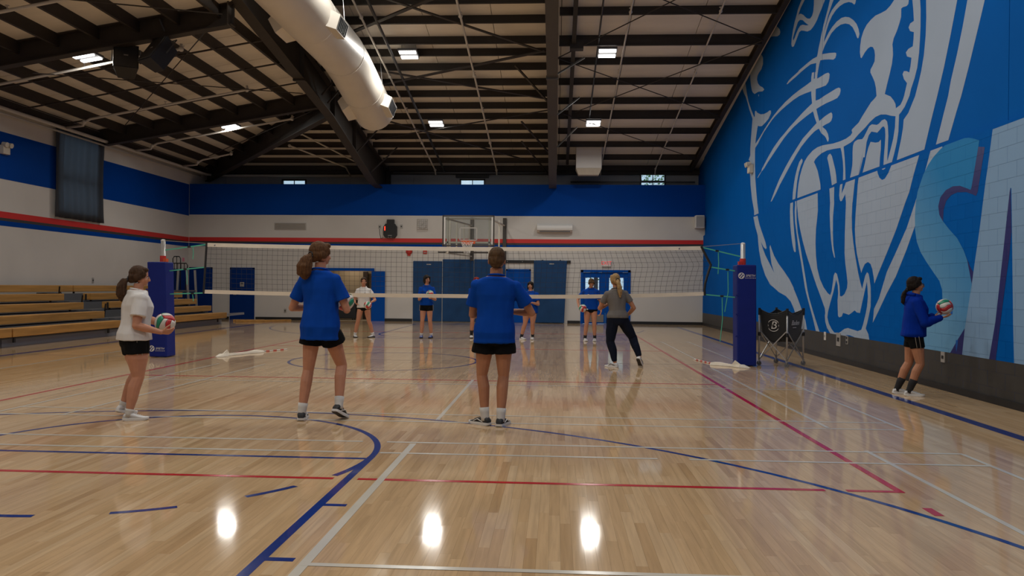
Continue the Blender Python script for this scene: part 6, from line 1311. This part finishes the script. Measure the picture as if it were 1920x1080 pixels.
        build('hair_tie', MB().pipe([W_[0] + RH @ V((rs[0] * H * 1.15 * math.cos(2 * PI * j / 12), -.006, rs[0] * H * 1.15 * math.sin(2 * PI * j / 12))) for j in range(13)], .007, 6), 'black', hm_o, smooth=True)
    if style == 'ponytail': tail(hair[2], hair[3])
    # ---- face
    if faced:
        for s in (-1, 1):
            e = build('eye', MB().ell(Hd((s * .0185, .0455, .9255)), (.0068 * H, .0050 * H, .0042 * H), 10, 7, RH), 'eye_white', t, smooth=True)
            build('iris', MB().ell(Hd((s * .0185, .0502, .9255)), (.0030 * H, .0012 * H, .0032 * H), 8, 6, RH), 'iris', e, smooth=True)
            build('eyebrow', MB().pipe([Hd((s * .009, .0540, .9355)), Hd((s * .019, .0515, .9380)), Hd((s * .030, .0425, .9345))], [.0018 * H, .0022 * H, .0012 * H], 5), hm, t, smooth=True)
        build('mouth', MB().ell(Hd((0, .0525, .8985)), (.0125 * H, .0030 * H, .0032 * H), 10, 6, RH), 'lip', t, smooth=True)
    if glasses:
        gm = MB()
        for s in (-1, 1):
            gm.pipe([Hd((s * .0195 + .0135 * math.cos(2 * PI * j / 12), .0575, .9255 + .0105 * math.sin(2 * PI * j / 12))) for j in range(13)], .0022, 5)
            gm.pipe([Hd((s * .032, .056, .929)), Hd((s * .046, .03, .930)), Hd((s * .048, -.004, .928))], .002, 5)
        gm.pipe([Hd((-.006, .0585, .928)), Hd((.006, .0585, .928))], .002, 5)
        g_ = build('glasses', gm, 'black', t)
    return dict(t=t, S=S, Hd=Hd, EL=EL, WR=WR, hz=hz)
def MBloc(mb, o):
    m = MB(); m.v = [p - o for p in mb.v]; m.f = mb.f; m.mi = mb.mi; return m
R_ = math.radians

# girl in the white tee, side on, ball on her right arm
person('girl in white tee with low brown ponytail, side on before the left post', (-4.40, 7.86), 1.60, R_(-50),
       [(-4.57, 8.02, R_(-25), .22), (-4.30, 7.72, R_(-70), 0)],
       [dict(w=(-4.22, 8.16, .95), e=(-.5, .8, -.6), d=(.7, -.3, -.2), n=(.2, -.9, .3), c=.3), dict(w=(-4.075, 7.78, .905), e=(-.5, -.5, -.7), d=(.72, .5, .05), n=(-.35, .75, .55), c=.4)],
       head=(R_(-12), R_(4)), lean=(.06, -.02), w=1.14, weight=1.14, skin='skin_light', top=('tee', 'tee_white', .515), bottom=('piped', .40), socks=('sock_white', .028), shoes=('shoe_white', 'white', None),
       hair=('ponytail', 'hair_brown', [(0, -.066, .902), (0, -.090, .884), (0, -.098, .845), (0, -.094, .800), (0, -.086, .765)], [.015, .027, .034, .033, .015]))
ball((-4.135, 7.975, .995), (.4, .3, .9), 'volleyball held at the hip by the white-shirt girl before the left post')
# tall girl with the auburn ponytail, back view
person('tall girl with auburn ponytail in long blue tee, right heel raised, seen from behind', (-2.45, 7.96), 1.87, R_(-8),
       [(-2.64, 7.99, R_(10), 0), (-2.24, 7.98, R_(-14), .42)],
       [dict(w=(-2.60, 8.27, 1.17), e=(-.8, -.5, -.5), d=(.5, .8, .1), n=(.2, .3, .9), c=.3), dict(w=(-2.27, 8.24, 1.20), e=(.45, -.5, -.8), d=(-.25, .95, .2), n=(-.6, .3, .75), c=.35)],
       head=(R_(-30), R_(2)), lean=(.03, -.03), w=.93, weight=.95, skin='skin_light', top=('long', 'tee_blue'), bottom=('loose', .40), socks=('sock_white', .05), shoes=('shoe_black', 'white', 'white'),
       hair=('ponytail', 'hair_auburn', [(0, -.064, .918), (-.004, -.090, .892), (-.008, -.100, .855), (-.010, -.098, .818), (-.010, -.092, .792)], [.018, .034, .041, .036, .016]))
ball((-2.30, 8.33, 1.235), (1.0, .2, 2.2), 'volleyball half hidden behind the right arm of the tall ponytailed girl')
# tall boy, back view
person('tall boy with short brown hair in blue tee, seen from behind, facing the net', (-.61, 7.84), 1.81, R_(2),
       [(-.76, 7.88, R_(52), 0), (-.515, 7.86, R_(-16), 0)],
       [dict(w=(-.66, 8.13, 1.13), e=(-.7, -.5, -.5), d=(.5, .8, .1), n=(.1, .1, .95), c=.4), dict(w=(-.47, 8.06, 1.155), e=(.9, -.25, -.5), d=(-.85, .45, .1), n=(.1, .2, .9), c=.4)],
       head=(R_(-4), R_(4)), lean=(.0, .02), w=.98, weight=.96, female=False, top=('tee', 'tee_blue'), bottom=('loose', .46), socks=('sock_white', .055), shoes=('shoe_black', 'white', 'white'), hair=('short', 'hair_light_brown'))
# girl in the blue hoodie by the wall, profile
person('girl in blue hoodie and glasses by the mural wall, palms under a ball', (4.86, 10.72), 1.63, R_(-106),
       [(4.765, 10.84, R_(-92), 0), (4.83, 10.62, R_(-102), 0)],
       [dict(w=(5.10, 10.70, 1.075), e=(-.4, .4, -.9), d=(.95, -.2, .22), n=(-.05, 0, 1), c=.22), dict(w=(5.11, 10.53, 1.06), e=(-.4, -.4, -.9), d=(.95, .15, .16), n=(-.05, 0.1, 1), c=.22)],
       head=(R_(6), R_(-6)), lean=(.03, 0), w=.98, top=('hoodie', 'hood_blue'), bottom=('piped', .46), socks=('sock_black', .095), shoes=('shoe_white', 'white', None), glasses=True,
       hair=('ponytail', 'hair_dark', [(0, -.064, .900), (0, -.085, .872), (0, -.098, .835), (0, -.100, .795), (0, -.096, .775)], [.013, .019, .022, .020, .009]))
ball((5.195, 10.60, 1.203), (.5, 1.2, .3), 'volleyball resting on the open palms of the girl in the blue hoodie')
# coach, back view, striding to the left
person('woman coach with long blond ponytail in grey tee and navy trousers, striding, back to camera', (1.13, 13.86), 1.68, R_(12),
       [(1.02, 13.86, R_(62), 0), (1.50, 13.80, R_(-30), .85)],
       [dict(w=(.97, 14.12, 1.12), e=(-.7, -.3, -.7), d=(.2, .6, .7), n=(.6, .5, .1), c=.5), dict(w=(1.30, 14.08, .90), e=(.8, -.5, -.2), d=(-.7, .7, .1), n=(-.1, .1, 1), c=.45)],
       head=(R_(4), R_(3)), lean=(.06, -.05), pel=(-.01, 0), pdz=-.01, w=1.0, top=('fitted', 'tee_grey', .53), bottom=('trousers', 1), socks=('sock_white', 0), shoes=('shoe_white', 'white', 'black'),
       hair=('ponytail', 'hair_blond', [(0, -.066, .928), (0, -.088, .895), (.004, -.096, .845), (.008, -.092, .790), (.010, -.084, .740)], [.013, .020, .025, .023, .008]))
# five players beyond the net
person('girl in white tee beyond the net, standing before the open store doorway', (-5.19, 20.72), 1.66, R_(178),
       [(-4.99, 20.76, R_(150), 0), (-5.41, 20.70, R_(205), 0)],
       [dict(w=(-4.92, 20.50, .98), e=(.35, .8, -.3), d=(-.2, -.5, -.8), n=(-.9, -.2, -.1), c=.4), dict(w=(-5.38, 20.46, .97), e=(-.35, .8, -.3), d=(.6, -.4, -.5), n=(.3, .3, .9), c=.2)],
       head=(R_(20), R_(4)), lean=(.05, 0), w=.95, fine=False, skin='skin_light', top=('tee', 'tee_white', .50), bottom=('tight', .20), socks=('sock_white', .04), shoes=('shoe_white', 'sole_dark', None), hair=('updo', 'hair_brown'), logo=('black', -1))
ball((-5.01, 20.42, .89), (.3, .8, 1.4), 'volleyball held low at her side by the girl in white beyond the net')
person('girl with dark bob and glasses in blue tee beyond the net, left of the hoop', (-3.49, 20.84), 1.72, R_(178),
       [(-3.37, 20.84, R_(174), 0), (-3.62, 20.80, R_(186), 0)],
       [dict(w=(-3.33, 20.54, 1.11), e=(.4, .8, -.5), d=(0, -.7, -.2), n=(0, -.1, 1), c=.25), dict(w=(-3.58, 20.54, 1.12), e=(-.4, .8, -.5), d=(.6, -.7, .3), n=(.3, .2, .9), c=.3)],
       head=(R_(38), R_(0)), w=.93, fine=False, skin='skin_light', top=('fitted', 'tee_blue', .52), bottom=('piped', .36), socks=('sock_white', .035), shoes=('shoe_blue', 'sole_dark', None), hair=('bob', 'hair_dark'), glasses=True)
ball((-3.335, 20.44, 1.205), (.9, .2, .5), 'volleyball on the left hand of the dark-haired girl left of the hoop')
person('red-haired player in blue tee beyond the net, mostly hidden behind the tall boy', (-2.16, 21.10), 1.68, R_(180),
       [(-2.03, 21.10, R_(172), 0), (-2.28, 21.08, R_(186), 0)],
       [dict(w=(-2.05, 20.82, 1.05), e=(.4, .7, -.5), d=(-.5, -.7, 0), n=(0, .1, 1), c=.3), dict(w=(-2.19, 20.82, 1.02), e=(-.5, .6, -.5), d=(.7, -.5, 0), n=(0, .1, 1), c=.3)],
       head=(R_(10), 0), w=.95, fine=False, skin='skin_light', top=('fitted', 'tee_blue', .50), bottom=('tight', .34), socks=('sock_black', .085), shoes=('shoe_white', 'sole_dark', None), hair=('updo', 'hair_red'))
person('girl with dark shoulder-length bob in blue tee beyond the net, right of the tall boy', (-.66, 20.76), 1.58, R_(176),
       [(-.60, 20.76, R_(172), 0), (-.85, 20.72, R_(222), 0)],
       [dict(w=(-.60, 20.50, 1.00), e=(.6, .5, -.5), d=(-.9, -.3, .05), n=(0, -.2, 1), c=.3), dict(w=(-.84, 20.48, 1.00), e=(-.5, .6, -.5), d=(.3, -.8, .1), n=(.2, 0, 1), c=.3)],
       head=(R_(-6), R_(-4)), w=1.06, weight=1.08, fine=False, skin='skin_light', top=('tee', 'tee_blue'), bottom=('tight', .26), socks=('sock_black', .05), shoes=('shoe_white', 'white', None), hair=('bob', 'hair_dark'), logo=('white', 1))
ball((-.80, 20.37, 1.06), (.2, .5, 1.0), 'volleyball held in both hands right beside the tall boy, beyond the net')
person('fair-haired girl in blue tee beyond the net, head bowed before the exit doors', (.95, 20.50), 1.68, R_(180),
       [(1.06, 20.50, R_(174), 0), (.82, 20.48, R_(190), 0)],
       [dict(w=(1.22, 20.44, .80), e=(.4, .9, 0), d=(-.2, -.2, -.95), n=(-.9, -.2, .2), c=.4), dict(w=(.63, 20.42, .92), e=(-.5, .8, 0), d=(.2, -.2, -.9), n=(.95, -.1, .2), c=.45)],
       head=(R_(4), R_(40)), lean=(.06, 0), w=.98, fine=False, skin='skin_light', top=('tee', 'tee_blue', .50), bottom=('tight', .20), socks=('sock_black', .05), shoes=('shoe_white', 'white', None), hair=('updo', 'hair_light_brown'), logo=('white', 1))
ball((.735, 20.36, .875), (.7, .4, .2), 'volleyball held against the hip of the girl bowing her head')
